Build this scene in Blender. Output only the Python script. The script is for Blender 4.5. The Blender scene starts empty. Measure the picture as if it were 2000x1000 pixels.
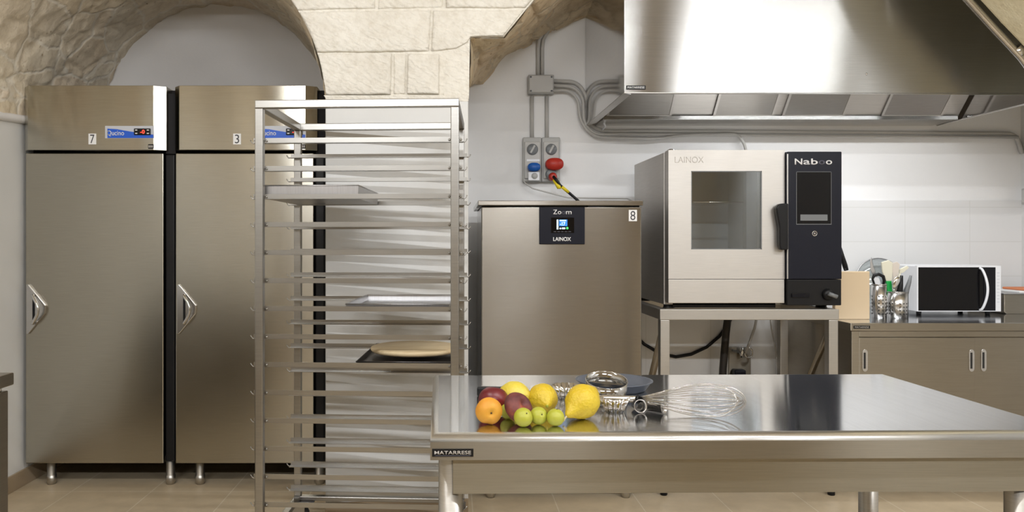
import bpy, bmesh, math, random
from mathutils import Vector, Matrix, noise
random.seed(7)
S = bpy.context.scene
COL = S.collection
PI = math.pi
F, CX, CY, EYE = 1500.0, 882.0, 472.0, 1.275

def P(px, py, Y):
    return Vector(((px - CX) * Y / F, Y, EYE - (py - CY) * Y / F))
TZ = 0.87                                     # table top
def T(px, py, z=0.0):                         # point above the table whose photo position is px,py
    Y = (EYE - TZ - z) * F / (py - CY)
    return Vector(((px - CX) * Y / F, Y, TZ + z))

# ------------------------------------------------------------------ materials
def new_mat(name):
    m = bpy.data.materials.new(name); m.use_nodes = True
    nt = m.node_tree
    return m, nt, nt.nodes['Principled BSDF']
def N(nt, t, **kw):
    n = nt.nodes.new(t)
    for k, v in kw.items(): setattr(n, k, v)
    return n
def L(nt, a, b): nt.links.new(a, b)
def mapped(nt, scale=(1, 1, 1), rot=(0, 0, 0)):
    tc = N(nt, 'ShaderNodeTexCoord'); mp = N(nt, 'ShaderNodeMapping')
    mp.inputs['Scale'].default_value = scale; mp.inputs['Rotation'].default_value = rot
    L(nt, tc.outputs['Object'], mp.inputs['Vector'])
    return mp.outputs['Vector']
def noise_tex(nt, vec, scale, detail=4, rough=.55):
    n = N(nt, 'ShaderNodeTexNoise'); n.inputs['Scale'].default_value = scale
    n.inputs['Detail'].default_value = detail; n.inputs['Roughness'].default_value = rough
    L(nt, vec, n.inputs['Vector']); return n
def ramp(nt, fac, stops):
    r = N(nt, 'ShaderNodeValToRGB')
    while len(r.color_ramp.elements) < len(stops): r.color_ramp.elements.new(.5)
    for e, (p, c) in zip(r.color_ramp.elements, stops):
        e.position = p; e.color = (*c, 1) if len(c) == 3 else c
    L(nt, fac, r.inputs['Fac']); return r
def bump(nt, h, bsdf, strength=.3, dist=.01):
    b = N(nt, 'ShaderNodeBump'); b.inputs['Strength'].default_value = strength; b.inputs['Distance'].default_value = dist
    L(nt, h, b.inputs['Height']); L(nt, b.outputs['Normal'], bsdf.inputs['Normal']); return b
def plain(name, col, rough=.5, metal=0, spec=.4, emit=None, estr=1, coat=0):
    m, nt, b = new_mat(name)
    b.inputs['Base Color'].default_value = (*col, 1); b.inputs['Roughness'].default_value = rough
    b.inputs['Metallic'].default_value = metal; b.inputs['Specular IOR Level'].default_value = spec
    b.inputs['Coat Weight'].default_value = coat
    if emit: b.inputs['Emission Color'].default_value = (*emit, 1); b.inputs['Emission Strength'].default_value = estr
    # faint procedural variation so no surface is perfectly uniform
    v = mapped(nt); n = noise_tex(nt, v, 40, 3)
    mr = N(nt, 'ShaderNodeMapRange'); mr.inputs['To Min'].default_value = max(rough - .04, .02); mr.inputs['To Max'].default_value = rough + .04
    L(nt, n.outputs['Fac'], mr.inputs['Value']); L(nt, mr.outputs['Result'], b.inputs['Roughness'])
    return m
def steel(name, col, rough, aniso=0.0, streak=(3, 3, 160), bmp=.02, tangent='Z', arot=0.25):
    m, nt, b = new_mat(name)
    b.inputs['Metallic'].default_value = 1
    v = mapped(nt, streak); n = noise_tex(nt, v, 3, 4, .6)
    v2 = mapped(nt); n2 = noise_tex(nt, v2, 2.3, 3)
    r = ramp(nt, n.outputs['Fac'], [(.3, tuple(c * .93 for c in col)), (.7, tuple(min(1, c * 1.05) for c in col))])
    L(nt, r.outputs['Color'], b.inputs['Base Color'])
    ad = N(nt, 'ShaderNodeMath', operation='MULTIPLY_ADD')
    ad.inputs[1].default_value = .14 * rough / .3; ad.inputs[2].default_value = rough - .07 * rough / .3
    L(nt, n2.outputs['Fac'], ad.inputs[0]); L(nt, ad.outputs[0], b.inputs['Roughness'])
    if bmp: bump(nt, n.outputs['Fac'], b, bmp, .002)
    if aniso:
        b.inputs['Anisotropic'].default_value = aniso; b.inputs['Anisotropic Rotation'].default_value = arot
        tg = N(nt, 'ShaderNodeTangent', direction_type='RADIAL', axis=tangent)
        L(nt, tg.outputs['Tangent'], b.inputs['Tangent'])
    return m
def plaster(name, col, dark=.93):
    m, nt, b = new_mat(name)
    v = mapped(nt); n = noise_tex(nt, v, 2.0, 4); n2 = noise_tex(nt, v, 60, 4)
    r = ramp(nt, n.outputs['Fac'], [(.3, tuple(c * dark for c in col)), (.7, col)])
    L(nt, r.outputs['Color'], b.inputs['Base Color']); b.inputs['Roughness'].default_value = .75
    bump(nt, n2.outputs['Fac'], b, .12, .004)
    return m
def stone(name, ca, cb, cm, scale, chisel=.4, pits=True, mortar=True):
    m, nt, b = new_mat(name)
    v = mapped(nt)
    nA = noise_tex(nt, v, 3.5, 6, .62); nB = noise_tex(nt, v, 28, 6, .65)
    warp = N(nt, 'ShaderNodeVectorMath', operation='MULTIPLY_ADD'); warp.inputs[1].default_value = (.10,) * 3
    L(nt, nA.outputs['Color'], warp.inputs[0]); L(nt, v, warp.inputs[2])
    base = ramp(nt, nA.outputs['Fac'], [(.32, ca), (.68, cb)])
    mixn = N(nt, 'ShaderNodeMix', data_type='RGBA', blend_type='MULTIPLY'); mixn.inputs['Factor'].default_value = .42
    rb = ramp(nt, nB.outputs['Fac'], [(.28, (.74, .70, .64)), (.55, (1, 1, 1))])
    L(nt, base.outputs['Color'], mixn.inputs['A']); L(nt, rb.outputs['Color'], mixn.inputs['B'])
    col = mixn.outputs['Result']
    add = N(nt, 'ShaderNodeMath', operation='ADD')
    L(nt, nB.outputs['Fac'], add.inputs[0])
    if mortar:
        mp = N(nt, 'ShaderNodeMapping'); mp.inputs['Scale'].default_value = scale; L(nt, warp.outputs[0], mp.inputs['Vector'])
        vc = N(nt, 'ShaderNodeTexVoronoi', feature='F1'); vc.inputs['Scale'].default_value = 1
        ve = N(nt, 'ShaderNodeTexVoronoi', feature='DISTANCE_TO_EDGE'); ve.inputs['Scale'].default_value = 1
        L(nt, mp.outputs[0], vc.inputs['Vector']); L(nt, mp.outputs[0], ve.inputs['Vector'])
        hs = ramp(nt, vc.outputs['Color'], [(0, (.66, .61, .55)), (.35, (1, .95, .86)), (.65, (.88, .75, .63)), (1, (1, .95, .76))])
        mc = N(nt, 'ShaderNodeMix', data_type='RGBA', blend_type='MULTIPLY'); mc.inputs['Factor'].default_value = .55
        L(nt, col, mc.inputs['A']); L(nt, hs.outputs['Color'], mc.inputs['B'])
        er = ramp(nt, ve.outputs['Distance'], [(.01, (.25, .25, .25)), (.05, (1, 1, 1))])
        mm = N(nt, 'ShaderNodeMix', data_type='RGBA'); L(nt, er.outputs['Color'], mm.inputs['Factor'])
        mm.inputs['A'].default_value = (*cm, 1); L(nt, mc.outputs['Result'], mm.inputs['B'])
        col = mm.outputs['Result']
        em = N(nt, 'ShaderNodeMath', operation='MULTIPLY'); em.inputs[1].default_value = .9
        L(nt, er.outputs['Color'], em.inputs[0]); L(nt, em.outputs[0], add.inputs[1])
    else:
        w = N(nt, 'ShaderNodeTexWave'); w.inputs['Scale'].default_value = 9; w.inputs['Distortion'].default_value = 7
        w.inputs['Detail'].default_value = 3; w.inputs['Detail Scale'].default_value = 2.5
        vm = mapped(nt, (1, 1, 1.6), (0, .7, 0)); L(nt, vm, w.inputs['Vector'])
        em = N(nt, 'ShaderNodeMath', operation='MULTIPLY'); em.inputs[1].default_value = chisel
        L(nt, w.outputs['Fac'], em.inputs[0]); L(nt, em.outputs[0], add.inputs[1])
    nC = noise_tex(nt, v, 95, 5, .7); ad2 = N(nt, 'ShaderNodeMath', operation='MULTIPLY_ADD'); ad2.inputs[1].default_value = .5
    L(nt, nC.outputs['Fac'], ad2.inputs[0]); L(nt, add.outputs[0], ad2.inputs[2]); add = ad2
    if pits:
        vp = N(nt, 'ShaderNodeTexVoronoi', feature='F1'); vp.inputs['Scale'].default_value = 26; L(nt, warp.outputs[0], vp.inputs['Vector'])
        pr = ramp(nt, vp.outputs['Distance'], [(.10, (.42, .34, .26)), (.20, (1, 1, 1))])
        pn_mask = ramp(nt, nA.outputs['Fac'], [(.50, (0, 0, 0)), (.62, (.8, .8, .8))])
        pm = N(nt, 'ShaderNodeMix', data_type='RGBA', blend_type='MULTIPLY'); L(nt, pn_mask.outputs['Color'], pm.inputs['Factor'])
        L(nt, col, pm.inputs['A']); L(nt, pr.outputs['Color'], pm.inputs['B']); col = pm.outputs['Result']
    L(nt, col, b.inputs['Base Color']); b.inputs['Roughness'].default_value = .9
    b.inputs['Specular IOR Level'].default_value = .15
    bump(nt, add.outputs[0], b, .55, .012)
    return m

M = {}
M['steel'] = steel('brushed_steel', (.46, .435, .405), .30, 1.0)
M['steel_door'] = steel('fridge_door_steel', (.47, .445, .385), .20, .9)
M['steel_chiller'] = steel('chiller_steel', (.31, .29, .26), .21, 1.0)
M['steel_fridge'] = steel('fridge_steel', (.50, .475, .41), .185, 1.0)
M['steel_hood'] = steel('hood_steel', (.35, .346, .338), .215, 1.0)
M['steel_side'] = steel('polished_side_steel', (.62, .61, .60), .09, 0, bmp=.0)
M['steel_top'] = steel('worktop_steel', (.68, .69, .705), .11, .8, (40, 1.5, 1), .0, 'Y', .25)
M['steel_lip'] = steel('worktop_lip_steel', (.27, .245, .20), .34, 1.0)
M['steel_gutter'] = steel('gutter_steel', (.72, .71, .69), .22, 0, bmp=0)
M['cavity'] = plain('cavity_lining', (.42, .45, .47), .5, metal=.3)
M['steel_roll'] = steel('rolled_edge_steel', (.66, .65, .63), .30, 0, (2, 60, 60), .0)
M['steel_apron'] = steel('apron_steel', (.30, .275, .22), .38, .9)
M['steel_rack'] = steel('rack_steel', (.39, .38, .36), .30, 0, (3, 60, 60), .02)
M['steel_tube'] = steel('tube_steel', (.52, .50, .465), .36, 0)
M['steel_oven'] = steel('oven_steel', (.56, .54, .515), .5, .3)
M['steel_stand'] = steel('stand_steel', (.48, .465, .44), .42, .3)
M['steel_dark'] = steel('dark_cabinet_steel', (.36, .325, .27), .36, 1.0)  # darker, warmer steel base colour
M['alu'] = steel('aluminium_tray', (.52, .52, .535), .36, 0, (60, 3, 3), .03)
M['blue_steel'] = steel('blackened_tray_steel', (.16, .15, .15), .33, 0, (30, 3, 3), .03)
M['chrome_dark'] = steel('ring_steel', (.50, .50, .50), .08, 0, bmp=0)
M['chrome'] = steel('chrome', (.72, .72, .72), .07, 0, bmp=0)
M['chrome_dull'] = steel('dull_chrome', (.62, .61, .60), .2, 0, bmp=0)
M['filter'] = steel('filter_mesh_steel', (.34, .325, .305), .38, 0, (4, 160, 160), .3)
M['black'] = plain('black_plastic', (.009, .009, .010), .38, spec=.25)
M['black_gloss'] = plain('black_glass', (.006, .006, .009), .12, spec=.25)
M['panel_black'] = plain('matt_black_panel', (.011, .012, .020), .35, spec=.2)
M['screen_black'] = plain('screen_glass', (.004, .0035, .004), .08, spec=.25)
M['rubber'] = plain('rubber', (.015, .015, .015), .6)
M['black_body'] = plain('black_cabinet_side', (.010, .009, .010), .6, spec=.2)
M['gasket'] = plain('black_gasket', (.008, .008, .009), .42, spec=.3)
M['white'] = plaster('white_plaster', (.74, .74, .73))
M['white_cool'] = plaster('white_wall_paint', (.88, .88, .885), .97)
M['grey_plaster'] = plaster('grey_white_plaster', (.80, .785, .78))
M['grey_plastic'] = plain('grey_plastic', (.44, .44, .43), .45)
M['grey_dark'] = plain('dark_grey_plastic', (.17, .18, .19), .35)
M['pvc'] = plain('grey_pvc', (.50, .49, .47), .42)
M['pvc_dark'] = plain('dark_pipe', (.035, .03, .026), .5)
M['white_plastic'] = plain('white_plastic', (.78, .79, .82), .35)
M['white_paper'] = plain('white_paper', (.82, .82, .82), .6)
M['ink'] = plain('dark_ink', (.05, .05, .06), .6)
M['letter'] = plain('pale_letter', (.75, .75, .76), .4)
M['letter_dim'] = plain('dim_letter', (.10, .10, .13), .4)
M['letter_steel'] = plain('etched_letter', (.50, .47, .44), .5)
M['blue'] = plain('blue_sticker', (.02, .11, .62), .4)
M['sticker'] = plain('silver_sticker', (.55, .57, .62), .4)
M['blue_plastic'] = plain('blue_plastic', (.012, .10, .40), .4)
M['red_plastic'] = plain('red_plastic', (.45, .03, .018), .42)
M['yellow_plastic'] = plain('yellow_tape', (.80, .62, .02), .5)
M['green_plastic'] = plain('green_plastic', (.01, .36, .07), .4)
M['cream_plastic'] = plain('cream_plastic', (.72, .70, .58), .45)
M['board'] = plain('beige_board', (.66, .52, .35), .5)
M['red_led'] = plain('red_led', (.3, .01, .01), .4, emit=(1, .06, .03), estr=2.2)
M['blue_led'] = plain('blue_screen', (.02, .12, .4), .3, emit=(.05, .28, .9), estr=.8)
M['white_led'] = plain('white_screen', (.6, .8, 1), .3, emit=(.62, .84, 1), estr=1.2)
M['green_led'] = plain('green_screen', (.05, .5, .1), .3, emit=(.1, .9, .2), estr=.9)
M['tray_grey'] = plain('grey_nonstick', (.13, .145, .18), .35, metal=.4)
M['terracotta'] = plain('orange_cloth', (.62, .22, .10), .7)
M['shadow_line'] = plain('slot_shade', (.02, .02, .02), .7)  # near-black colour standing in for shade inside gaps, slots and holes
M['stem'] = plain('dry_stem', (.55, .47, .28), .7)

def glass_mat(name, tint, gl):
    m, nt, b = new_mat(name); out = nt.nodes['Material Output']
    tr = N(nt, 'ShaderNodeBsdfTransparent'); tr.inputs['Color'].default_value = (*tint, 1)
    g = N(nt, 'ShaderNodeBsdfGlossy'); g.inputs['Roughness'].default_value = .06; g.inputs['Color'].default_value = (.9, .93, .95, 1)
    mx = N(nt, 'ShaderNodeMixShader'); mx.inputs[0].default_value = gl
    L(nt, tr.outputs[0], mx.inputs[1]); L(nt, g.outputs[0], mx.inputs[2]); L(nt, mx.outputs[0], out.inputs['Surface'])
    return m
M['glass'] = glass_mat('oven_glass', (.95, .97, .98), .16)
M['clear'] = glass_mat('clear_glass', (.9, .92, .92), .14)

M['stone_front'] = stone('dressed_limestone', (.775, .735, .655), (.87, .84, .77), (.6, .52, .4), (1, 1, 1), .35, pits=False, mortar=False)
M['stone_behind'] = stone('pale_rear_stone', (.66, .59, .47), (.80, .73, .60), (.62, .55, .45), (2.0, 2.0, 2.6))
M['stone_pale'] = stone('pale_arch_stone', (.80, .72, .50), (.92, .86, .66), (.6, .52, .4), (1, 1, 1), .1, pits=False, mortar=False)
M['stone_tan'] = stone('rough_limestone', (.66, .54, .38), (.86, .77, .60), (.62, .53, .40), (3.2, 3.2, 4.6))
M['stone_vault'] = stone('vault_rubble_stone', (.74, .665, .545), (.90, .84, .72), (.82, .77, .67), (3.4, 3.0, 4.4))
M['stone_ceiling'] = stone('ceiling_stone', (.64, .57, .45), (.80, .73, .60), (.62, .55, .44), (2.2, 3.0, 3.0))

def floor_mat():
    m, nt, b = new_mat('beige_floor_tile')
    v = mapped(nt)
    mp = N(nt, 'ShaderNodeMapping'); mp.inputs['Location'].default_value = (1.94 / .408, -3.92 / .408, 0)
    mp.inputs['Scale'].default_value = (1 / .408, 1 / .408, 1); L(nt, v, mp.inputs['Vector'])
    br = N(nt, 'ShaderNodeTexBrick'); br.offset = 0; br.squash = 1
    br.inputs['Scale'].default_value = 1; br.inputs['Brick Width'].default_value = 1; br.inputs['Row Height'].default_value = 1
    br.inputs['Mortar Size'].default_value = .007; br.inputs['Mortar Smooth'].default_value = .1
    br.inputs['Color1'].default_value = (.60, .495, .35, 1); br.inputs['Color2'].default_value = (.63, .525, .375, 1)
    br.inputs['Mortar'].default_value = (.74, .66, .53, 1)
    L(nt, mp.outputs[0], br.inputs['Vector'])
    n = noise_tex(nt, v, 6, 5, .6)
    r = ramp(nt, n.outputs['Fac'], [(.3, (.85, .84, .82)), (.7, (1.06, 1.05, 1.04))])
    mx = N(nt, 'ShaderNodeMix', data_type='RGBA', blend_type='MULTIPLY'); mx.inputs['Factor'].default_value = 1
    L(nt, br.outputs['Color'], mx.inputs['A']); L(nt, r.outputs['Color'], mx.inputs['B'])
    L(nt, mx.outputs['Result'], b.inputs['Base Color']); b.inputs['Roughness'].default_value = .38
    bump(nt, br.outputs['Fac'], b, -.15, .003)
    return m
M['floor'] = floor_mat()
M['skirting'] = plain('brown_skirting_tile', (.36, .28, .19), .4)
def tile_mat():
    m, nt, b = new_mat('white_wall_tile')
    v = mapped(nt, (1, 1, 1), (PI / 2, 0, 0))
    br = N(nt, 'ShaderNodeTexBrick'); br.offset = 0
    br.inputs['Scale'].default_value = 1; br.inputs['Brick Width'].default_value = .40; br.inputs['Row Height'].default_value = .2125
    br.inputs['Mortar Size'].default_value = .0022
    br.inputs['Color1'].default_value = (.78, .78, .78, 1); br.inputs['Color2'].default_value = (.76, .76, .765, 1); br.inputs['Mortar'].default_value = (.68, .68, .67, 1)
    L(nt, v, br.inputs['Vector']); L(nt, br.outputs['Color'], b.inputs['Base Color']); b.inputs['Roughness'].default_value = .3
    bump(nt, br.outputs['Fac'], b, -.1, .002)
    return m
M['tile'] = tile_mat()

def fruit_mat(name, stops, scale, rough, bmp, bscale, axis_mix=None):
    m, nt, b = new_mat(name)
    v = mapped(nt); n = noise_tex(nt, v, scale, 4, .6)
    r = ramp(nt, n.outputs['Fac'], stops)
    L(nt, r.outputs['Color'], b.inputs['Base Color']); b.inputs['Roughness'].default_value = rough
    b.inputs['Subsurface Weight'].default_value = .08; b.inputs['Subsurface Radius'].default_value = (.02, .01, .005)
    b.inputs['Subsurface Scale'].default_value = .2
    n2 = noise_tex(nt, v, bscale, 3); bump(nt, n2.outputs['Fac'], b, bmp, .005)
    return m
M['lemon'] = fruit_mat('lemon_skin', [(.3, (.56, .37, .010)), (.7, (.66, .49, .03))], 14, .42, .55, 150)
M['lemon_pale'] = fruit_mat('pale_lemon_skin', [(.3, (.62, .47, .03)), (.7, (.68, .56, .09))], 14, .42, .4, 130)
M['apricot'] = fruit_mat('apricot_skin', [(.3, (.60, .22, .015)), (.7, (.68, .35, .035))], 16, .55, .1, 160)
M['nectarine'] = fruit_mat('nectarine_skin', [(.3, (.07, .006, .010)), (.7, (.19, .013, .015))], 12, .35, .05, 120)
M['peach'] = fruit_mat('flat_peach_skin', [(.40, (.085, .020, .022)), (.58, (.19, .045, .036)), (.75, (.45, .11, .03))], 13, .6, .1, 150)
M['greengage'] = fruit_mat('greengage_skin', [(.3, (.34, .35, .018)), (.7, (.46, .46, .06))], 16, .42, .05, 120)
M['wood'] = None
def wood_mat():
    m, nt, b = new_mat('pale_wood')
    v = mapped(nt, (2, 18, 18)); n = noise_tex(nt, v, 3, 5, .6)
    r = ramp(nt, n.outputs['Fac'], [(.3, (.66, .50, .29)), (.7, (.80, .66, .43))])
    L(nt, r.outputs['Color'], b.inputs['Base Color']); b.inputs['Roughness'].default_value = .55
    bump(nt, n.outputs['Fac'], b, .1, .003); return m
M['wood'] = wood_mat()

# ------------------------------------------------------------------ mesh builder
class MB:
    def __init__(s): s.bm = bmesh.new()
    def _add(s, verts, faces, smooth=False):
        vs = [s.bm.verts.new(v) for v in verts]
        out = []
        for f in faces:
            try:
                fc = s.bm.faces.new([vs[i] for i in f]); fc.smooth = smooth; out.append(fc)
            except ValueError: pass
        return vs, out
    def box(s, x0, x1, y0, y1, z0, z1, bev=0, seg=2, mat=None):
        vs, fs = s._add([(x, y, z) for x in (x0, x1) for y in (y0, y1) for z in (z0, z1)],
                        [(0, 1, 3, 2), (4, 6, 7, 5), (0, 4, 5, 1), (2, 3, 7, 6), (0, 2, 6, 4), (1, 5, 7, 3)])
        if mat is not None:
            for v in vs: v.co = mat @ v.co
        if bev:
            es = list({e for f in fs for e in f.edges})
            r = bmesh.ops.bevel(s.bm, geom=es, offset=bev, segments=seg, affect='EDGES', profile=.5)
        return s
    def prism(s, poly, axis, a, b, bev=0, seg=2):
        # poly: 2D points; axis 'y': (x,z) between y=a..b, 'x': (y,z), 'z': (x,y)
        def pt(p, t):
            return {'y': (p[0], t, p[1]), 'x': (t, p[0], p[1]), 'z': (p[0], p[1], t)}[axis]
        n = len(poly)
        vs, fs = s._add([pt(p, a) for p in poly] + [pt(p, b) for p in poly],
                        [tuple(range(n)), tuple(range(2 * n - 1, n - 1, -1))] + [(i, i + n, (i + 1) % n + n, (i + 1) % n) for i in range(n)])
        bmesh.ops.recalc_face_normals(s.bm, faces=fs)
        if bev:
            es = list({e for f in fs for e in f.edges})
            bmesh.ops.bevel(s.bm, geom=es, offset=bev, segments=seg, affect='EDGES', profile=.5)
        return s
    def tube(s, pts, r, seg=10, cap=True, radii=None, closed=False):
        pts = [Vector(p) for p in pts]; n = len(pts); rings = []
        t0 = (pts[1] - pts[0]).normalized()
        up = Vector((0, 0, 1)) if abs(t0.z) < .9 else Vector((1, 0, 0))
        nrm = (up - t0 * up.dot(t0)).normalized()
        for i, p in enumerate(pts):
            if closed: t = (pts[(i + 1) % n] - pts[i - 1]).normalized()
            elif i == 0: t = (pts[1] - pts[0]).normalized()
            elif i == n - 1: t = (pts[-1] - pts[-2]).normalized()
            else: t = ((pts[i + 1] - p).normalized() + (p - pts[i - 1]).normalized()).normalized()
            nrm = (nrm - t * nrm.dot(t)).normalized(); bn = t.cross(nrm)
            rr = radii[i] if radii else r
            rings.append([s.bm.verts.new(p + (nrm * math.cos(2 * PI * k / seg) + bn * math.sin(2 * PI * k / seg)) * rr) for k in range(seg)])
        m = n if closed else n - 1
        for i in range(m):
            A, B = rings[i], rings[(i + 1) % n]
            for k in range(seg):
                try: s.bm.faces.new((A[k], A[(k + 1) % seg], B[(k + 1) % seg], B[k])).smooth = True
                except ValueError: pass
        if cap and not closed:
            s.bm.faces.new(list(reversed(rings[0]))); s.bm.faces.new(rings[-1])
        return s
    def lathe(s, prof, c=(0, 0, 0), seg=32, mat=None, flute=None, closed=False, smooth=True):
        # prof: (r,z) list; revolved about Z through c; flute(k/seg, r, z) -> r
        c = Vector(c); rings = []
        for r, z in prof:
            ring = []
            for k in range(seg):
                a = 2 * PI * k / seg; rr = flute(a, r, z) if flute else r
                v = Vector((rr * math.cos(a), rr * math.sin(a), z))
                v = (mat @ v) if mat is not None else v
                ring.append(s.bm.verts.new(v + c))
            rings.append(ring)
        n = len(prof)
        for i in range(n if closed else n - 1):
            A, B = rings[i], rings[(i + 1) % n]
            for k in range(seg):
                f = s.bm.faces.new((A[k], A[(k + 1) % seg], B[(k + 1) % seg], B[k])); f.smooth = smooth
        if not closed:
            if prof[0][0] > 1e-6: s.bm.faces.new(list(reversed(rings[0])))
            if prof[-1][0] > 1e-6: s.bm.faces.new(rings[-1])
        return s
    def grid(s, rows, smooth=True):
        vs = [[s.bm.verts.new(p) for p in r] for r in rows]
        for i in range(len(vs) - 1):
            for j in range(len(vs[0]) - 1):
                f = s.bm.faces.new((vs[i][j], vs[i][j + 1], vs[i + 1][j + 1], vs[i + 1][j])); f.smooth = smooth
        return s
    def build(s, name, mat, parent=None, local=False, recalc=True, clean=True):
        if clean: bmesh.ops.remove_doubles(s.bm, verts=s.bm.verts, dist=1e-6)
        if recalc: bmesh.ops.recalc_face_normals(s.bm, faces=s.bm.faces)
        o_ = Vector((0, 0, 0))
        if parent is not None and not local:
            r = parent
            while r.parent: r = r.parent
            o_ = r.location
            for v in s.bm.verts: v.co -= o_
        me = bpy.data.meshes.new(name); s.bm.to_mesh(me); s.bm.free()
        me.materials.append(mat)
        ob = bpy.data.objects.new(name, me); COL.objects.link(ob)
        if parent is not None: ob.parent = parent
        return ob

def thing(name, label, cat, loc, rz=0, group=None):
    o = bpy.data.objects.new(name, None); COL.objects.link(o); o.empty_display_size = .1
    o.location = loc; o.rotation_euler = (0, 0, rz); o['label'] = label; o['category'] = cat
    if group: o['group'] = group
    return o
def tag(o, label, cat, group=None):
    o['label'] = label; o['category'] = cat
    if group: o['group'] = group
    return o
def struct(o): o['kind'] = 'structure'; return o
def rebase(o, loc):                         # move a single-mesh thing's origin to loc
    loc = Vector(loc)
    o.data.transform(Matrix.Translation(-loc)); o.location = loc; return o

def text(body, name, mat, parent, x0, x1, zc, h, y, depth=.0008, local=False, italic=0, bold=0, zflip=False):
    cu = bpy.data.curves.new(name, 'FONT'); cu.body = body; cu.extrude = 0; cu.offset = bold; cu.shear = italic
    ob = bpy.data.objects.new('tmp_text', cu); COL.objects.link(ob)
    dg = bpy.context.evaluated_depsgraph_get(); me = bpy.data.meshes.new_from_object(ob.evaluated_get(dg))
    bpy.data.objects.remove(ob); bpy.data.curves.remove(cu)
    xs = [v.co.x for v in me.vertices]; ys = [v.co.y for v in me.vertices]
    a, b, c, d = min(xs), max(xs), min(ys), max(ys)
    bm = bmesh.new(); bm.from_mesh(me); bpy.data.meshes.remove(me)
    for v in bm.verts:
        v.co = Vector((x0 + (v.co.x - a) / (b - a) * (x1 - x0), y, zc + ((v.co.y - c) / (d - c) - .5) * h))
    r = bmesh.ops.extrude_face_region(bm, geom=list(bm.faces))
    for v in [g for g in r['geom'] if isinstance(g, bmesh.types.BMVert)]: v.co.y -= depth
    mb = MB(); mb.bm.free(); mb.bm = bm
    return mb.build(name, mat, parent, local, clean=False)

def dup(o, parent=None):
    c = o.copy(); COL.objects.link(c)
    if parent is not None: c.parent = parent
    for ch in list(o.children): dup(ch, c)
    return c

# ------------------------------------------------------------------ the room
YP, YB, YN = 3.56, 4.75, 4.98               # pilaster front, right back wall, niche back wall
XL, XR = -2.245, 3.52
struct(MB().box(XL - .1, XR + .1, -2.6, 5.1, -.1, 0).build('floor', M['floor']))
struct(MB().box(XL - .12, XL, -2.6, 5.1, 0, 2.2).build('wall_left', M['white']))
struct(MB().box(XL - .12, XL, -2.6, 3.3, 2.2, 3.4).build('wall_left_upper', M['stone_ceiling']))
struct(MB().box(XR, XR + .12, -2.6, 5.1, 0, 3.4).build('wall_right', M['white']))
struct(MB().box(XL, XR, -2.6, -2.48, 0, 3.4).build('wall_behind', M['stone_behind']))
struct(MB().box(.05, XR, YB, YB + .12, 0, 3.4).build('wall_back', M['white_cool']))
struct(MB().box(XL, .05, YN, YN + .12, 0, 3.0).build('wall_niche', M['grey_plaster']))

struct(MB().box(1.0, XR, YB - .008, YB, 0, 1.53).build('trim_1', M['tile']))
# ceiling: shallow stone barrel across the room
rows = []
for j in range(40):
    x = XL - .05 + (XR - XL + .1) * j / 39
    u = (x - .64) / 2.9
    rows.append([Vector((x, y, 3.08 + .25 * (1 - u * u) + .012 * noise.noise(Vector((x * 4, y * 4, 0))))) for y in [-2.6 + 7.4 * i / 60 for i in range(61)]])
struct(MB().grid(rows).build('ceiling', M['stone_ceiling']))
# skirting tiles
struct(MB().box(XL, XL + .012, 2.0, 4.98, 0, .085, .002).build('baseboard_left', M['skirting']))

struct(MB().box(.12, XR, YB - .022, YB - .008, 0, .075, .002).build('baseboard_back', M['skirting']))

def stone_disp(p, sc=(3.2, 3.2, 4.4), amp=.010, ax=0):
    q = Vector((p.x * sc[0], p.y * sc[1], p.z * sc[2])) + .35 * noise.noise_vector(p * 3)
    d, _ = noise.voronoi(q)
    e = min(1, max(0, (d[1] - d[0]) / .12))
    return amp * (e * e * (3 - 2 * e)) + .012 * noise.noise(p * 9) + .006 * noise.noise(p * 26)

# left vault over the two tall fridges: stations from the niche lunette towards the room
def station(Y):
    pts = [(4.98, -1.507, 2.065, .742, .742), (YP, -1.405, 1.861, .826, .892), (2.4, -1.405, 1.83, .826, 1.02)]
    for (a, b) in zip(pts, pts[1:]):
        if a[0] >= Y >= b[0]:
            t = (a[0] - Y) / (a[0] - b[0]); return [a[i] + (b[i] - a[i]) * t for i in range(1, 5)]
    return list(pts[0][1:]) if Y > 4.98 else list(pts[-1][1:])
def vault_grid(Ys, t0, t1, nt):
    g = []
    for Y in Ys:
        cx, cz, a, b = station(Y); r = []
        for k in range(nt + 1):
            th = t0 + (t1 - t0) * k / nt
            p = Vector((cx + a * math.cos(th), Y, cz + b * math.sin(th)))
            n = Vector((-math.cos(th) / a, 0, -math.sin(th) / b)).normalized()
            r.append(p + n * (stone_disp(p) - .008))
        g.append(r)
    return g
ysN = [4.99 - (4.99 - YP) * i / 80 for i in range(81)]
mb = MB().grid(vault_grid(ysN, -.12, PI + .02, 190))
ysR = [YP - (YP - 2.4) * i / 90 for i in range(91)]
mb.grid(vault_grid(ysR, PI / 2, PI + .02, 100))
struct(mb.build('ceiling_niche_vault', M['stone_vault'], recalc=False))
# rolled plaster edge under the left vault springing
struct(MB().tube([(XL + .004, 2.5, 1.835), (XL + .006, 3.6, 1.885), (XL + .006, 4.0, 1.912), (XL + .004, 4.95, 2.03)], .022, 12).build('trim_2', M['grey_plaster']))

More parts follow.
